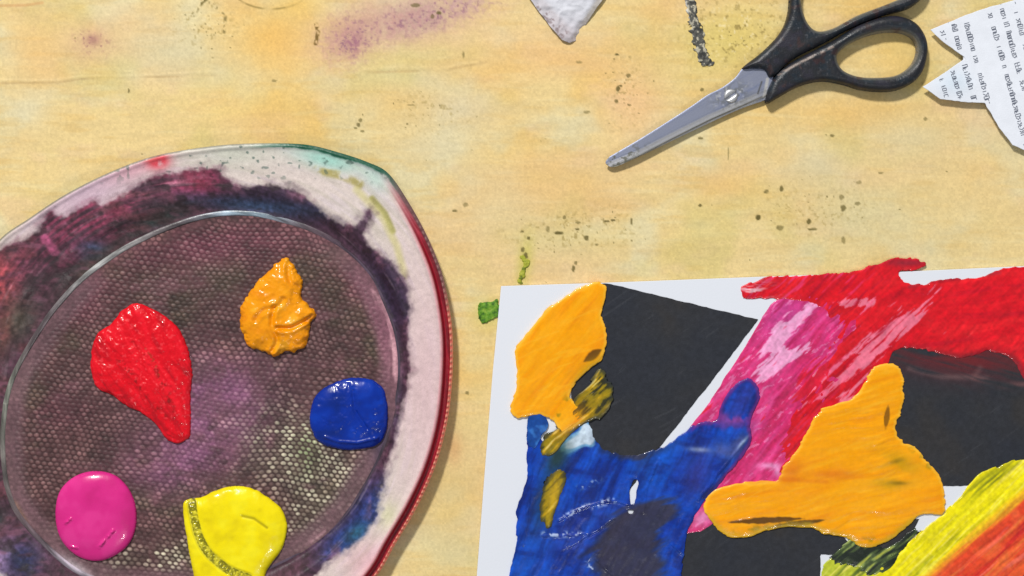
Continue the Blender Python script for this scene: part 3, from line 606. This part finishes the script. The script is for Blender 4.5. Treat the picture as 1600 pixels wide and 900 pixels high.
# red
def c_rd(x, y, d):
    u = ss(1330, 1450, x+(y-480)*-.3)
    s = dirn(x, y, -48, 90, 7, 4, 211)*(1-u)+dirn(x, y, -6, 120, 9, 4, 212)*u
    c = full(x, (216, 20, 36)); c = mixc(c, (232, 34, 42), ss(0, .5, s)*.6); c = mixc(c, (184, 16, 40), ss(0, .5, -s)*.6)
    lt = np.clip(blob(x, y, 1362, 540, 100, 15, -46)+blob(x, y, 1405, 512, 60, 12, -40)+blob(x, y, 1325, 620, 50, 10, -50)*.8+blob(x, y, 1345, 472, 26, 9)*1.0+blob(x, y, 1316, 475, 18, 8)*.8+blob(x, y, 1260, 600, 70, 24, -52)*.55, 0, 1)
    fine = dirn(x, y, -44, 46, 4.0, 3, 213)
    c = mixc(c, (240, 138, 168), ss(.40, .56, lt*.75+fine*.5+.3*dirn(x, y, -40, 16, 3, 3, 218))*.82)  # pink streaks: part mixed paint, part gloss reflection held in the colour
    c = mixc(c, (172, 14, 44), ss(.25, .5, -fine)*(1-u)*.7); c = mixc(c, (226, 60, 120), ss(.2, .5, fine)*ss(1330, 1230, x+(y-600)*.5)*.75)
    c = mixc(c, (204, 52, 104), ss(.1, .5, s)*blob(x, y, 1250, 640, 60, 90, 35)*.8)
    c = mixc(c, (236, 190, 200), ss(-.1, .25, dirn(x, y, -4, 26, 4, 3, 216))*blob(x, y, 1174, 455, 34, 14)*.95)
    c = mixc(c, (130, 40, 56), np.clip(blob(x, y, 1418, 411, 34, 6)+seg(x, y, [(1420, 448), (1450, 440), (1500, 434), (1560, 426)], 2, 4)*.7, 0, 1)*.7)
    c = mixc(c, (120, 28, 40), ss(14, 2, d)*ss(535, 560, y)*ss(1400, 1420, x)*.7)
    return c
stroke('red_paint', [(1158, 448), (1180, 440), (1202, 433), (1260, 431), (1330, 424), (1372, 412), (1405, 403), (1436, 407), (1447, 414), (1430, 422), (1404, 425), (1412, 440), (1440, 444), (1480, 436), (1530, 434), (1566, 420), (1620, 416), (1720, 414), (1720, 660),
                     (1640, 630), (1604, 600), (1578, 560), (1540, 548), (1500, 560), (1450, 548), (1400, 545), (1386, 570), (1372, 610), (1340, 650), (1290, 690), (1240, 724), (1216, 740), (1196, 716), (1226, 668), (1244, 630), (1284, 560), (1296, 500), (1266, 474), (1200, 466), (1166, 468)],
       (1140, 390, 1730, 750), ZP+1.0, c_rd, -44, .9, 1.6, 210, dry=lambda x, y: 9*(dirn(x, y, -50, 60, 6, 3, 217)+1.05-1.5*seg(x, y, [(1300, 500), (1262, 590), (1215, 690), (1200, 740)], 4, 34)), label='thick red paint running over the top edge of the card', step=1.4)
# blue
BW = 1.0
def c_bu(x, y, d):
    s = dirn(x, y, -62, 110, 12, 4, 221); n = fbm(x, y, 50, 4, 222); s2 = dirn(x, y, -25, 60, 6, 4, 223)
    c = full(x, (10, 58, 166)); c = mixc(c, (16, 82, 200), ss(0, .5, s)*.6); c = mixc(c, (10, 36, 116), ss(0, .5, -s)*.7)
    c = mixc(c, (20, 96, 206), np.clip(blob(x, y, 1025, 730, 20, 60, 25)+blob(x, y, 820, 890, 40, 50)*.8, 0, 1)*.6)
    c = mixc(c, (52, 62, 150), np.clip(blob(x, y, 930, 800, 70, 20, -10)+blob(x, y, 900, 850, 60, 30), 0, 1)*.6)
    f3 = dirn(x, y, -68, 50, 6, 3, 226)
    sw = fbm(x+14*fbm(x, y, 40, 2, 237), y, 34, 4, 238, 16); c = mixc(c, (8, 28, 104), ss(.0, .45, sw)*.55); c = mixc(c, (22, 88, 208), ss(.0, .45, -sw)*.4)
    c = mixc(c, (24, 92, 204), ss(.15, .6, f3)*.3); c = mixc(c, (8, 30, 100), ss(.15, .6, -f3)*.35)
    c = mixc(c, (26, 34, 74), seg(x, y, [(905, 870), (950, 836), (985, 800)], 2, 5)*.7)
    c = mixc(c, (20, 24, 70), seg(x, y, [(1174, 672), (1168, 706), (1140, 736), (1100, 776)], 2.5, 4)*.75)
    dk = np.clip(blob(x, y, 985, 840, 62, 34, -35)*1.2+blob(x, y, 1010, 800, 60, 16, -14)*.7+blob(x, y, 990, 890, 60, 34)*.9+blob(x, y, 990, 712, 36, 10)*.8, 0, 1)
    c = mixc(c, (54, 50, 68), ss(.3, .75, dk+s2*.3)*.9)
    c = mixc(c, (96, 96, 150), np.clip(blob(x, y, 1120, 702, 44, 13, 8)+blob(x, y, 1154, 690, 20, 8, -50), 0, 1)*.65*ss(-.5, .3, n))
    c = mixc(c, (168, 190, 224), np.clip(blob(x, y, 1092, 702, 16, 4, 4)+blob(x, y, 1160, 690, 14, 2.4, -48)+blob(x, y, 1090, 884, 26, 2, 36)*.7, 0, 1)*.85)  # thin pale streaks: gloss on the wet paint, coloured in
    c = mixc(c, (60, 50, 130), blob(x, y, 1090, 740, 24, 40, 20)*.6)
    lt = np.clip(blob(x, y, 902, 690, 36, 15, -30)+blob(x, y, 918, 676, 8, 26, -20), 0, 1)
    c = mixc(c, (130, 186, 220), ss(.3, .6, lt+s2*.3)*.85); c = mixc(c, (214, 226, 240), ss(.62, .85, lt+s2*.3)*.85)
    c = mixc(c, (190, 204, 236), ss(.1, .4, fbm(x, y, 5, 2, 228))*np.clip(seg(x, y, [(880, 808), (915, 792), (960, 780)], 3, 6)+seg(x, y, [(850, 834), (905, 834)], 3, 5)+seg(x, y, [(915, 880), (930, 892)], 2, 4)+blob(x, y, 918, 756, 18, 4, -20), 0, 1)*.9)  # broken pale flecks along the ridges are glints put into the colour
    nk = ss(-.5, .2, fbm(x, y, 10, 3, 229))
    c = mixc(c, (146, 64, 150), blob(x, y, 1150, 656, 26, 9, -8)*.9*nk); c = mixc(c, (90, 50, 140), seg(x, y, [(1100, 668), (1170, 664)], 2, 9)*.7*nk)
    c = mixc(c, (60, 52, 140), seg(x, y, [(1168, 610), (1150, 636)], 10, 14)*.45); c = mixc(c, (150, 60, 146), np.clip(blob(x, y, 1182, 650, 8, 12)+blob(x, y, 1128, 652, 10, 9), 0, 1)*.7)
    c = mixc(c, (70, 116, 196), blob(x, y, 1165, 612, 11, 9)*ss(-.4, .3, n)); c = mixc(c, (110, 44, 130), ss(8, 1, d)*ss(1060, 1090, x)*ss(780, 740, y)*.85)
    c = mixc(c, (40, 44, 72), ss(16, 2, d+6*n)*blob(x, y, 985, 705, 60, 24)*.9)
    c = mixc(c, (36, 60, 44), np.clip(blob(x, y, 872, 712, 16, 26, 25)+blob(x, y, 850, 780, 16, 50, 14)*.6, 0, 1)*.8)
    return c
stroke('blue_paint', [(824, 668), (836, 676), (852, 690), (868, 684), (890, 664), (914, 652), (932, 690), (950, 704), (990, 710), (1030, 700), (1050, 690), (1066, 676), (1090, 662), (1120, 656), (1124, 640), (1134, 618), (1150, 598), (1168, 591), (1181, 600), (1186, 622), (1176, 646), (1172, 668), (1174, 686), (1160, 712), (1132, 748), (1102, 782), (1084, 808), (1072, 838), (1066, 880), (1060, 940), (1050, 1010),
                      (780, 1010), (790, 930), (800, 880), (806, 850), (808, 796), (822, 754), (824, 710)],
       (765, 580, 1200, 1004), ZP+2.4, c_bu, -62, .7, 1.6, 220, extra=lambda x, y: -2.2*blob(x, y, 985, 705, 46, 16)+sum(k*np.exp(-(sdist(x+3*fbm(x, y, 14, 2, 236), y, catmull(p, 6, False), False)/2.0)**2) for p, k in (([(872, 812), (905, 794), (950, 782), (985, 788)], 1.4), ([(845, 836), (880, 836), (920, 832)], 1.2), ([(880, 862), (925, 836), (960, 812)], -1.2), ([(930, 872), (960, 900), (985, 912)], 1.3), ([(1050, 850), (1074, 872), (1100, 892)], 1.2), ([(1030, 716), (1010, 760), (1004, 800)], 1.0), ([(1160, 690), (1130, 730), (1090, 780)], 1.3), ([(830, 720), (826, 780), (816, 850)], 1.0))), cuts=[([(992, 748), (986, 788)], 5.5), ([(982, 799), (988, 799)], 3)], label='broad glossy blue paint thinning to dark grey in the middle')  # cuts open white holes in the paint to imitate a glint
def c_bu3(x, y, d):
    n = fbm(x, y, 14, 3, 233); return mixc(full(x, (20, 70, 150)), (50, 110, 190), ss(0, .5, n))
stroke('blue_paint', [(825, 654), (836, 645), (850, 648), (856, 664), (846, 682), (836, 700), (824, 690)], (814, 636, 864, 708), ZP+3.4, c_bu3, -60, .6, 1, 233, thick=1.6, L=30)
# olive mix
def c_ol(x, y, d):
    s = dirn(x, y, -40, 40, 5, 4, 241)
    c = full(x, (140, 122, 20)); c = mixc(c, (206, 160, 20), ss(0, .45, s)); c = mixc(c, (40, 42, 30), ss(.0, .25, -s-.15+.5*fbm(x, y, 16, 3, 243))*.92)
    c = mixc(c, (222, 210, 140), ss(.3, .5, s)*.8)
    c = mixc(c, (226, 142, 12), blob(x, y, 890, 655, 30, 22, -30)*.7)
    c = mixc(c, (44, 50, 52), ss(7, .5, d+3*s)*.75)
    return c
stroke('mixed_olive_paint', [(880, 660), (896, 624), (922, 598), (938, 576), (948, 590), (958, 612), (952, 636), (936, 652), (908, 664), (888, 684), (872, 704), (852, 712), (844, 700), (852, 680)], (835, 565, 968, 722), ZP+3.8, c_ol, -42, 1.2, 3, 240, thick=2, L=34, Wd=5, label='olive smear where orange mixes into black')
stroke('mixed_olive_paint', [(862, 740), (876, 732), (884, 744), (876, 770), (868, 800), (860, 822), (848, 816), (844, 790), (848, 762)], (834, 722, 894, 832), ZP+3.9, lambda x, y, d: mixc(c_ol(x, y, d), (196, 158, 28), blob(x, y, 866, 770, 10, 34, 14)*.8), -70, 1, 2.4, 244, thick=2.4, L=34, Wd=5, label='short olive yellow smear inside the blue')
# orange
def c_og(x, y, d):
    a = ss(980, 1000, x)
    s = dirn(x, y, -50, 70, 8, 4, 251)*(1-a)+dirn(x, y, -12, 90, 8, 4, 252)*a
    n = fbm(x, y, 30, 3, 253)
    c = full(x, (247, 163, 0)); c = mixc(c, (252, 178, 24), ss(0, .5, s)*.6); c = mixc(c, (238, 142, 0), ss(.05, .6, -s)*.6)
    c = mixc(c, (250, 190, 60), ss(.25, .5, dirn(x, y, -20, 50, 6, 3, 255))*.35)
    # dark tapering gaps in the paint film and olive, muddied edges
    def lens(cx, cy, l, w_, an): 
        return ss(1.2, .75, (lambda u, v: u*u+np.abs(v))(*(lambda a_: (((x-cx)*math.cos(a_)+(y-cy)*math.sin(a_))/l, (-(x-cx)*math.sin(a_)+(y-cy)*math.cos(a_))/w_))(math.radians(an))) + .25*fbm(x, y, 8, 3, 256))
    c = mixc(c, (92, 58, 14), np.clip(lens(926, 555, 17, 7, -34)+lens(1196, 812, 62, 5, -3)+lens(1384, 652, 5, 17, 8)*.7, 0, 1)*.92)
    c = mixc(c, (70, 52, 16), lens(1240, 818, 50, 5, -8)*.8)
    mud = fbm(x, y, 9, 4, 257)
    c = mixc(c, (150, 128, 20), ss(-.1, .4, mud)*np.clip(seg(x, y, [(935, 570), (908, 596), (892, 618), (870, 650)], 3, 12)+seg(x, y, [(1150, 828), (1210, 822), (1262, 816)], 2, 8)+seg(x, y, [(1425, 700), (1450, 728)], 2, 9)+seg(x, y, [(1330, 846), (1390, 842), (1420, 822)], 2, 9), 0, 1)*.8)
    c = mixc(c, (252, 206, 96), ss(6, 1.5, d)*.45)
    c = mixc(c, (196, 152, 12), np.clip(blob(x, y, 1402, 722, 34, 14, 20)+blob(x, y, 1390, 755, 26, 8)+blob(x, y, 920, 575, 30, 12, -35)*.8, 0, 1)*ss(-.7, .2, n)*.75)
    c = mixc(c, (218, 110, 20), np.clip(blob(x, y, 1300, 740, 34, 8)+blob(x, y, 1235, 735, 16, 22, 30)+seg(x, y, [(1170, 752), (1220, 748), (1290, 752)], 2, 4)*.6, 0, 1)*.6)
    c = mixc(c, (196, 160, 20), ss(12, 3, d)*ss(800, 812, y)*.5)
    c = mixc(c, (120, 96, 10), np.clip(blob(x, y, 1403, 754, 13, 3.5)+blob(x, y, 1399, 720, 12, 4, -15)*.7, 0, 1)*.7)
    return c
stroke('orange_paint', [(921, 443), (936, 441), (946, 450), (943, 476), (940, 492), (946, 512), (947, 540), (938, 564), (912, 584), (896, 606), (892, 622), (910, 640), (914, 656), (892, 668), (876, 676), (868, 662), (858, 652), (838, 648), (818, 653), (803, 649), (799, 634), (806, 610), (808, 580), (805, 548), (818, 528), (842, 497), (870, 472), (902, 452)],
       (788, 430, 960, 690), ZP+3.6, c_og, -50, .6, 1.7, 250, thick=3.0, tex=.25, label='leaf shaped orange patch at the upper left of the card')
stroke('orange_paint', [(1364, 574), (1384, 567), (1402, 574), (1410, 594), (1411, 622), (1406, 646), (1396, 668), (1410, 690), (1430, 700), (1446, 720), (1462, 738), (1472, 760), (1475, 784), (1470, 804), (1440, 802), (1422, 816), (1396, 838), (1368, 853), (1342, 853), (1318, 838), (1288, 833), (1258, 822),
                        (1202, 826), (1172, 837), (1140, 838), (1116, 820), (1100, 796), (1106, 772), (1126, 760), (1172, 752), (1214, 750), (1222, 728), (1244, 704), (1258, 676), (1280, 642), (1304, 632), (1336, 617), (1350, 596)],
       (1090, 556, 1485, 865), ZP+2.8, c_og, -12, .8, 1.8, 260, thick=3.2, tex=.25, label='large orange patch with three rounded arms')
# yellow
def c_yl(x, y, d):
    s = dirn(x, y, -42, 120, 7, 4, 271)
    e = (x-1500)*.85+(y-850)*1.0          # grows towards the lower right
    c = full(x, (240, 226, 6)); c = mixc(c, (250, 238, 40), ss(0, .5, s)*.6); c = mixc(c, (222, 214, 6), ss(.05, .4, -s)*.7); fs = dirn(x, y, -42, 60, 3.5, 3, 273); c = mixc(c, (132, 146, 30), ss(.3, .5, -fs)*.6*(ss(-30, -6, e)*ss(12, 0, e)+blob(x, y, 1490, 850, 16, 40, 35)))
    c = mixc(c, (168, 184, 60), np.clip(ss(-34, -60, e+s*30)*.8, 0, 1)*ss(1400, 1330, x))
    c = mixc(c, (70, 92, 40), ss(.15, .5, -s+.5*blob(x, y, 1350, 880, 50, 24, -30)-.15)*blob(x, y, 1350, 880, 80, 40, -30)*.9)
    c = mixc(c, (110, 118, 30), ss(.1, .5, -s)*np.clip(blob(x, y, 1550, 748, 60, 14, -28)+blob(x, y, 1490, 850, 12, 40, 35)*.7, 0, 1)*.8)
    c = mixc(c, (230, 222, 150), ss(.1, .5, s)*np.clip(blob(x, y, 1480, 800, 50, 10, -52)+blob(x, y, 1395, 870, 40, 8, -50), 0, 1)*.7)
    c = mixc(c, (244, 176, 40), ss(-10, 4, e+s*10)*.85); c = mixc(c, (222, 66, 40), ss(2, 16, e+s*14)*.95)
    m2 = fbm(x, y, 26, 4, 276); c = mixc(c, (236, 104, 52), ss(0, .4, m2)*ss(6, 20, e)*.6)
    c = mixc(c, (250, 236, 120), ss(.25, .45, dirn(x, y, -44, 70, 3.6, 3, 275))*ss(10, -10, e)*.6); c = mixc(c, (238, 138, 60), ss(.1, .5, s)*ss(16, 40, e)*.6); c = mixc(c, (190, 26, 38), ss(0, .4, -s)*ss(24, 50, e)*.8); c = mixc(c, (246, 120, 110), ss(.25, .5, fs)*ss(20, 50, e)*.6)
    return c
stroke('yellow_paint', [(1524, 744), (1548, 733), (1580, 720), (1640, 716), (1740, 740), (1740, 1010), (1300, 1010), (1284, 930), (1286, 888), (1304, 870), (1336, 868), (1372, 876), (1392, 870), (1424, 842), (1456, 816), (1486, 790), (1506, 764)],
       (1270, 706, 1750, 1016), ZP+1.4, c_yl, -42, 1.2, 2.6, 270, L=120, Wd=6, label='yellow streaks running into red and orange at the lower right', step=1.4)

def c_gd(x, y, d):
    s = dirn(x, y, -38, 40, 4.5, 4, 281); c = full(x, (66, 82, 48)); c = mixc(c, (30, 38, 34), ss(0, .3, -s)*.9); c = mixc(c, (150, 168, 92), ss(.1, .35, s)*.85)
    return mixc(c, (196, 192, 60), ss(.35, .55, s)*.6)
stroke('mixed_green_paint', [(1298, 876), (1310, 856), (1328, 842), (1350, 850), (1374, 856), (1398, 848), (1424, 826), (1430, 832), (1408, 862), (1388, 886), (1360, 898), (1330, 884)], (1280, 812, 1445, 912), ZP+2.2, c_gd, -38, 1.0, 3.4, 280, L=34, Wd=5, label='dark green smear where yellow drags across the black')

# =================================================================== SCISSORS
scis = thing('scissors', 1240, 110, 'steel scissors with black plastic handles lying half open on the tabletop', 'scissors')
def c_st(x, y, d):
    s = dirn(x, y, -28, 120, 2.2, 3, 301)
    c = full(x, (150, 156, 178)); c = mixc(c, (128, 138, 172), ss(-.1, .5, s)*.6); e = sdist(x, y, cutl, False)
    c = mixc(c, (196, 196, 198), ss(10, 7, e)*ss(1210, 1170, x)*.85); c = mixc(c, (96, 92, 80), ss(2.0, .6, e)*.6)  # lighter bevel strip; the dark edge line is shadow painted into the steel
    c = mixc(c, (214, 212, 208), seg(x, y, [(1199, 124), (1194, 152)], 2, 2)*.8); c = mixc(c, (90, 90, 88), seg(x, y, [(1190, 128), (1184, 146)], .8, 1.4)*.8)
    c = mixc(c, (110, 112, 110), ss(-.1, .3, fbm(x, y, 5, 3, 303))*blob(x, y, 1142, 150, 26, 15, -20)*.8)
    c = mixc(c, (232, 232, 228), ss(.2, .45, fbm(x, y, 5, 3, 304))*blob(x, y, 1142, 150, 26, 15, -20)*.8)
    c = mixc(c, (104, 104, 92), ss(.0, .35, fbm(x, y, 6, 3, 302))*blob(x, y, 968, 248, 36, 20, -28)*.9)
    return c
bladeU = catmull([(947, 256), (950, 247), (962, 239), (1000, 217), (1040, 192), (1080, 166), (1106, 148), (1128, 137), (1148, 122), (1165, 104), (1196, 107), (1208, 122), (1197, 149), (1160, 165), (1110, 187), (1050, 217), (1000, 243), (962, 260)], 6)
cutl = np.array([(948, 264.), (1000, 243), (1050, 217), (1110, 187), (1160, 165), (1200, 147)])
def h_bl(x, y, d):
    e = sdist(x, y, cutl, False)
    return 13.5-2.6*ss(11, 2, e)-.35*ss(2, 0, d)-3*ss(1000, 948, x)
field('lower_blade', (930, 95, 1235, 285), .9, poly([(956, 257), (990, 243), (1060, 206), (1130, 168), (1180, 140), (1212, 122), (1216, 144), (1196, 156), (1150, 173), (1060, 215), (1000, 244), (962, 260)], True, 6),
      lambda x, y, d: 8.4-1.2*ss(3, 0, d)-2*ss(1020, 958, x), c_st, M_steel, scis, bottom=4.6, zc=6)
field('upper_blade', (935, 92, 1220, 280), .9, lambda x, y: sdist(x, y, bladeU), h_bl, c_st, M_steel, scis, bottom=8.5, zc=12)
def c_pv(x, y, d): return full(x, (190, 192, 196))
field('pivot_screw', (1124, 134, 1160, 168), .8, lambda x, y: np.minimum(11-np.hypot(x-1142, y-150), np.maximum(sdist(x, y, np.array([(1133., 156), (1151, 144)]), False)-1.5, -.5)),
      lambda x, y, d: 13.4+3*np.sqrt(1-(1-np.clip(d/5, 0, 1))**2), c_pv, M_steel, scis, bottom=11, zc=14)
def c_hd(x, y, d):
    n = fbm(x, y, 14, 3, 311); c = full(x, (34, 36, 42)); c = mixc(c, (26, 40, 52), ss(0, .5, n)*.7); c = mixc(c, (46, 44, 60), ss(0, .5, -n)*.6)
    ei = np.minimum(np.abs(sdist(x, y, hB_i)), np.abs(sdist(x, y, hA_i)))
    c = mixc(c, (92, 94, 90), ss(7, 3.5, ei)*.85); c = mixc(c, (150, 146, 140), ss(2.4, 1, ei)*.5)  # grey band round the finger holes: glossy bevel reflection put into the colour
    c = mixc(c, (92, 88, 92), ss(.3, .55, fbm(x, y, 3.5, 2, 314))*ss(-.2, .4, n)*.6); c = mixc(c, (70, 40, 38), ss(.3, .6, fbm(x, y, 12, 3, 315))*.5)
    c = mixc(c, (150, 132, 122), seg(x, y, [(1216, 117), (1250, 98), (1300, 74)], 1.6, 1.8)*.85*ss(-.6, 0, fbm(x, y, 6, 2, 313)))  # narrow light line: gloss edge highlight painted into the handle colour
    return c
def hprof(top, r):
    return lambda x, y, d: top-11+11*np.sqrt(1-(1-np.clip(d/r, 0, 1))**2)+fbm(x, y, 7, 2, 312)*.25
hB_o = catmull([(1198, 150), (1206, 126), (1228, 103), (1262, 84), (1304, 62), (1340, 40), (1376, 27), (1406, 25), (1432, 36), (1447, 58), (1450, 82), (1442, 112), (1422, 132), (1392, 142), (1350, 140), (1318, 131), (1284, 126), (1250, 134), (1220, 150), (1200, 161)], 6)
hB_i = catmull([(1308, 88), (1322, 72), (1348, 58), (1378, 50), (1408, 50), (1428, 60), (1434, 80), (1424, 102), (1402, 117), (1372, 121), (1340, 119), (1316, 108)], 6)
hA_o = catmull([(1160, 106), (1192, 80), (1220, 50), (1232, 20), (1236, -20), (1250, -62), (1290, -92), (1350, -100), (1410, -86), (1448, -50), (1450, -18), (1426, 10), (1380, 24), (1330, 44), (1290, 66), (1240, 92), (1206, 121), (1194, 109), (1176, 107)], 6)
hA_i = catmull([(1252, 2), (1254, -26), (1272, -60), (1310, -76), (1360, -78), (1408, -62), (1430, -36), (1424, -12), (1392, 4), (1340, 24), (1302, 44), (1276, 48), (1260, 32)], 6)
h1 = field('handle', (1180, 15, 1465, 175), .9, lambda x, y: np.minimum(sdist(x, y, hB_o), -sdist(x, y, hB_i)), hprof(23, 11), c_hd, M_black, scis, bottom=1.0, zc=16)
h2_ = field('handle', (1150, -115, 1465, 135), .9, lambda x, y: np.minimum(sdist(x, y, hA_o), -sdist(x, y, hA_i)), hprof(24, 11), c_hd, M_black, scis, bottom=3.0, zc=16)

# =================================================================== NEWSPRINT SCRAPS
def news(name, pts, bbox, hf, colf, label, cat='paper scrap', lines=(), zc=0, step=1.3):
    P = np.array(pts, float)
    t = thing(name, (max(bbox[0], -10)+bbox[2])/2, (bbox[1]+bbox[3])/2, label, cat)
    sd0 = poly(pts, False)
    sd = lambda x, y: sd0(x, y)+fbm(x, y, 10, 3, 400)*.7
    o = field('torn_sheet', bbox, step, sd, lambda x, y, d: hf(x, y), colf, M_news, t, bottom=None if False else 0.0, zc=zc)
    # the sheet is thin: lift the lower edge of its side wall up to just under the paper
    me = o.data; n = len(me.vertices); co_ = np.empty(n*3, np.float32); me.vertices.foreach_get('co', co_); co_ = co_.reshape(-1, 3)
    org = np.array(t.location); wx = (co_[:, 0]+org[0])/S; wy = (co_[:, 1]+org[1])/S
    f = 1-zc/CAMH; px = 800+wx/f; py = 450-wy/f
    low = co_[:, 2] < 1e-7; co_[low, 2] = ((hf(px, py)-1.1)*S)[low]
    me.vertices.foreach_set('co', co_.ravel()); me.update()
    if lines:
        rs = np.random.RandomState(9); V = []; F = []
        def quad(ax_, ay_, bx, by, w_):
            d = np.array([bx-ax_, by-ay_]); L = np.hypot(*d)+1e-6; nrm = np.array([-d[1], d[0]])/L*w_/2
            q = np.array([(ax_-nrm[0], ay_-nrm[1]), (bx-nrm[0], by-nrm[1]), (bx+nrm[0], by+nrm[1]), (ax_+nrm[0], ay_+nrm[1])])
            if (sd(q[:, 0], q[:, 1]) < 3).any(): return
            k = len(V)
            for p in q:
                z = float(hf(np.array(p[0]), np.array(p[1])))+.45
                V.append(W(800+(p[0]-800)*f, 450+(p[1]-450)*f, z))
            F.append((k+3, k+2, k+1, k))
        for (x0, y0, x1, y1, hgt_) in lines:
            d = np.array([x1-x0, y1-y0]); L = np.hypot(*d); d = d/L; nn = np.array([-d[1], d[0]])  # glyphs stand across the line
            s_ = 0
            while s_ < L:
                if rs.rand() < .24: s_ += rs.choice([3.2, 7.0]); continue
                wdt = rs.choice([2.4, 3.0, 3.6]); b = np.array([x0, y0])+d*s_
                hh_ = hgt_*(1.35 if rs.rand() < .25 else 1.0)
                G = lambda u, v: b+d*u+nn*(-v)
                k = rs.randint(5)
                segs = [[(0, 0, 0, 1), (1, 0, 1, 1), (0, 1, 1, 1)], [(0, 0, 0, 1), (0, 0, 1, 0), (0, .5, .8, .5)], [(.5, 0, .5, 1)], [(0, 0, 1, 0), (1, 0, 1, 1), (0, 1, 1, 1), (0, 0, 0, 1)], [(0, 0, 1, .5), (1, .5, 0, 1), (0, 1, 1, 1)]][k]
                for (a1, b1, a2, b2) in segs:
                    p = G(a1*wdt, b1*hh_); q = G(a2*wdt, b2*hh_); quad(p[0], p[1], q[0], q[1], 1.0)
                s_ += wdt+1.4
        V = np.array(V).reshape(-1, 3); F = np.array(F)
        link('printed_text', V, F, lin(full(V[:, 0], (104, 110, 126))), M_ink, t, smooth=False)
    return t
def c_nw(x, y, d):
    c = full(x, (230, 235, 246)); c = mixc(c, (206, 222, 238), blob(x, y, 1490, 128, 26, 20)*.7); return c*(1+.02*fbm(x, y, 10, 3, 401)[..., None])
rows = []
for k in range(-3, 9):
    bx = 1507+k*20.6; rows.append((bx-.27*60, 43-60, bx+.27*230, 43+230, 6.0))
rows = [r for i, r in enumerate(rows) if i not in (4,)]
rows = [(1486, 42, 1494, 74, 5.0)]+rows
news('newspaper_scrap', [(1453, 47), (1480, 36), (1500, 27), (1539, 13), (1569, 5), (1600, -4), (1700, -30), (1760, 60), (1720, 250), (1640, 242), (1598, 234), (1582, 227), (1560, 199), (1538, 161), (1500, 159), (1468, 155), (1441, 136), (1478, 112), (1508, 91), (1488, 76), (1468, 62)],
     (1430, -40, 1770, 262), lambda x, y: 8.5+2.0*np.exp(-((x-1600)/70.)**2)+2.6*blob(x, y, 1460, 140, 46, 24)+1.6*blob(x, y, 1462, 52, 40, 24)+fbm(x, y, 50, 2, 402)*1.0, c_nw,
     'star shaped newspaper scrap with rows of small grey print at the right edge', 'newspaper', lines=rows, zc=7)
def c_n2(x, y, d):
    c = full(x, (214, 216, 226)); g = fbm(x, y, 5, 3, 411); c = mixc(c, (206, 196, 184), ss(0, 8, (x-888)*.84-(62-y)*.54)*.7); c = mixc(c, (186, 176, 184), ss(10, 60, y)*.5)  # beige band beside the fold: fold shading put into the paper colour
    c = mixc(c, (120, 104, 108), ss(.1, .4, g)*np.clip(seg(x, y, [(838, 8), (860, 32), (886, 60)], 6, 9), 0, 1)*.85)
    c = mixc(c, (188, 176, 180), seg(x, y, [(836, 4), (886, 60)], 12, 8)*.4)
    return c
news('paper_scrap', [(824, -8), (838, 12), (850, 28), (862, 44), (878, 62), (890, 67), (900, 62), (910, 46), (926, 22), (941, 0), (960, -40), (900, -110), (800, -70)],
     (790, -120, 970, 74), lambda x, y: 6+8*ss(60, -30, y)*ss(840, 930, x)-np.abs(fbm(x, y, 26, 3, 412))*4.5-6*ss(-2, 12, (x-888)*.84-(62-y)*.54)+1.4*fbm(x, y, 9, 2, 413), c_n2,
     'folded white paper scrap with a smudged pointed tip at the top edge', 'paper scrap', zc=6)

# =================================================================== DRIED PAINT ON THE TABLE
def dab(pts, bbox, colf, label, rag=4, h=2.2, sc_=6, name='dried_paint_spot', width=None, cat='paint spot'):
    if width: 
        P = np.array(pts, float); base = lambda x, y: width-sdist(x, y, P, False)
    else: base = poly(pts)
    o = field(name, bbox, .9, lambda x, y: base(x, y)+fbm(x, y, sc_, 3, 500)*rag, lambda x, y, d: .2+h*np.sqrt(1-(1-np.clip(d/4, 0, 1))**2)+fbm(x, y, 5, 3, 501)*.9*ss(0, 3, d), colf, M_dry, None, bottom=-1.5)
    return tag(o, label, cat)
def c_gr(x, y, d):
    n = fbm(x, y, 5, 3, 510); c = full(x, (96, 146, 36)); c = mixc(c, (54, 96, 28), ss(0, .4, n)*.85); return mixc(c, (150, 180, 70), ss(.05, .5, -n)*.7)
dab([(748, 478), (756, 472), (768, 472), (778, 468), (781, 482), (777, 496), (764, 500), (754, 506), (748, 498)], (736, 458, 790, 516), c_gr, 'crusty bright green paint spot on the table beside the card corner', rag=3)
dab([(818, 402), (822, 410), (818, 424), (812, 440)], (798, 385, 836, 450), lambda x, y, d: mixc(full(x, (166, 170, 56)), (104, 118, 34), ss(0, .4, fbm(x, y, 6, 3, 512))), 'thin olive green paint trail on the table above the card', rag=5, h=1.0, width=3.6)
def c_ch(x, y, d):
    n = fbm(x, y, 5, 3, 520); c = full(x, (84, 84, 80)); c = mixc(c, (206, 200, 178), ss(.12, .35, n)*.85); c = mixc(c, (215, 214, 210), ss(3.5, 1, np.abs(sdist(x, y, np.array([(1064., -30), (1070, 0), (1075, 28)]), False)))*.8); return mixc(c, (36, 38, 38), ss(.1, .4, -n)*.7)
dab([(1064, -30), (1080, -30), (1085, 0), (1090, 26), (1099, 56), (1104, 80), (1114, 100), (1098, 101), (1089, 82), (1081, 54), (1075, 28), (1070, 0)], (1052, -34, 1124, 112), c_ch, 'worn flaky charcoal black strip of dried paint left of the scissors', rag=5, h=1.2, sc_=6, name='dried_paint_strip', cat='paint strip')
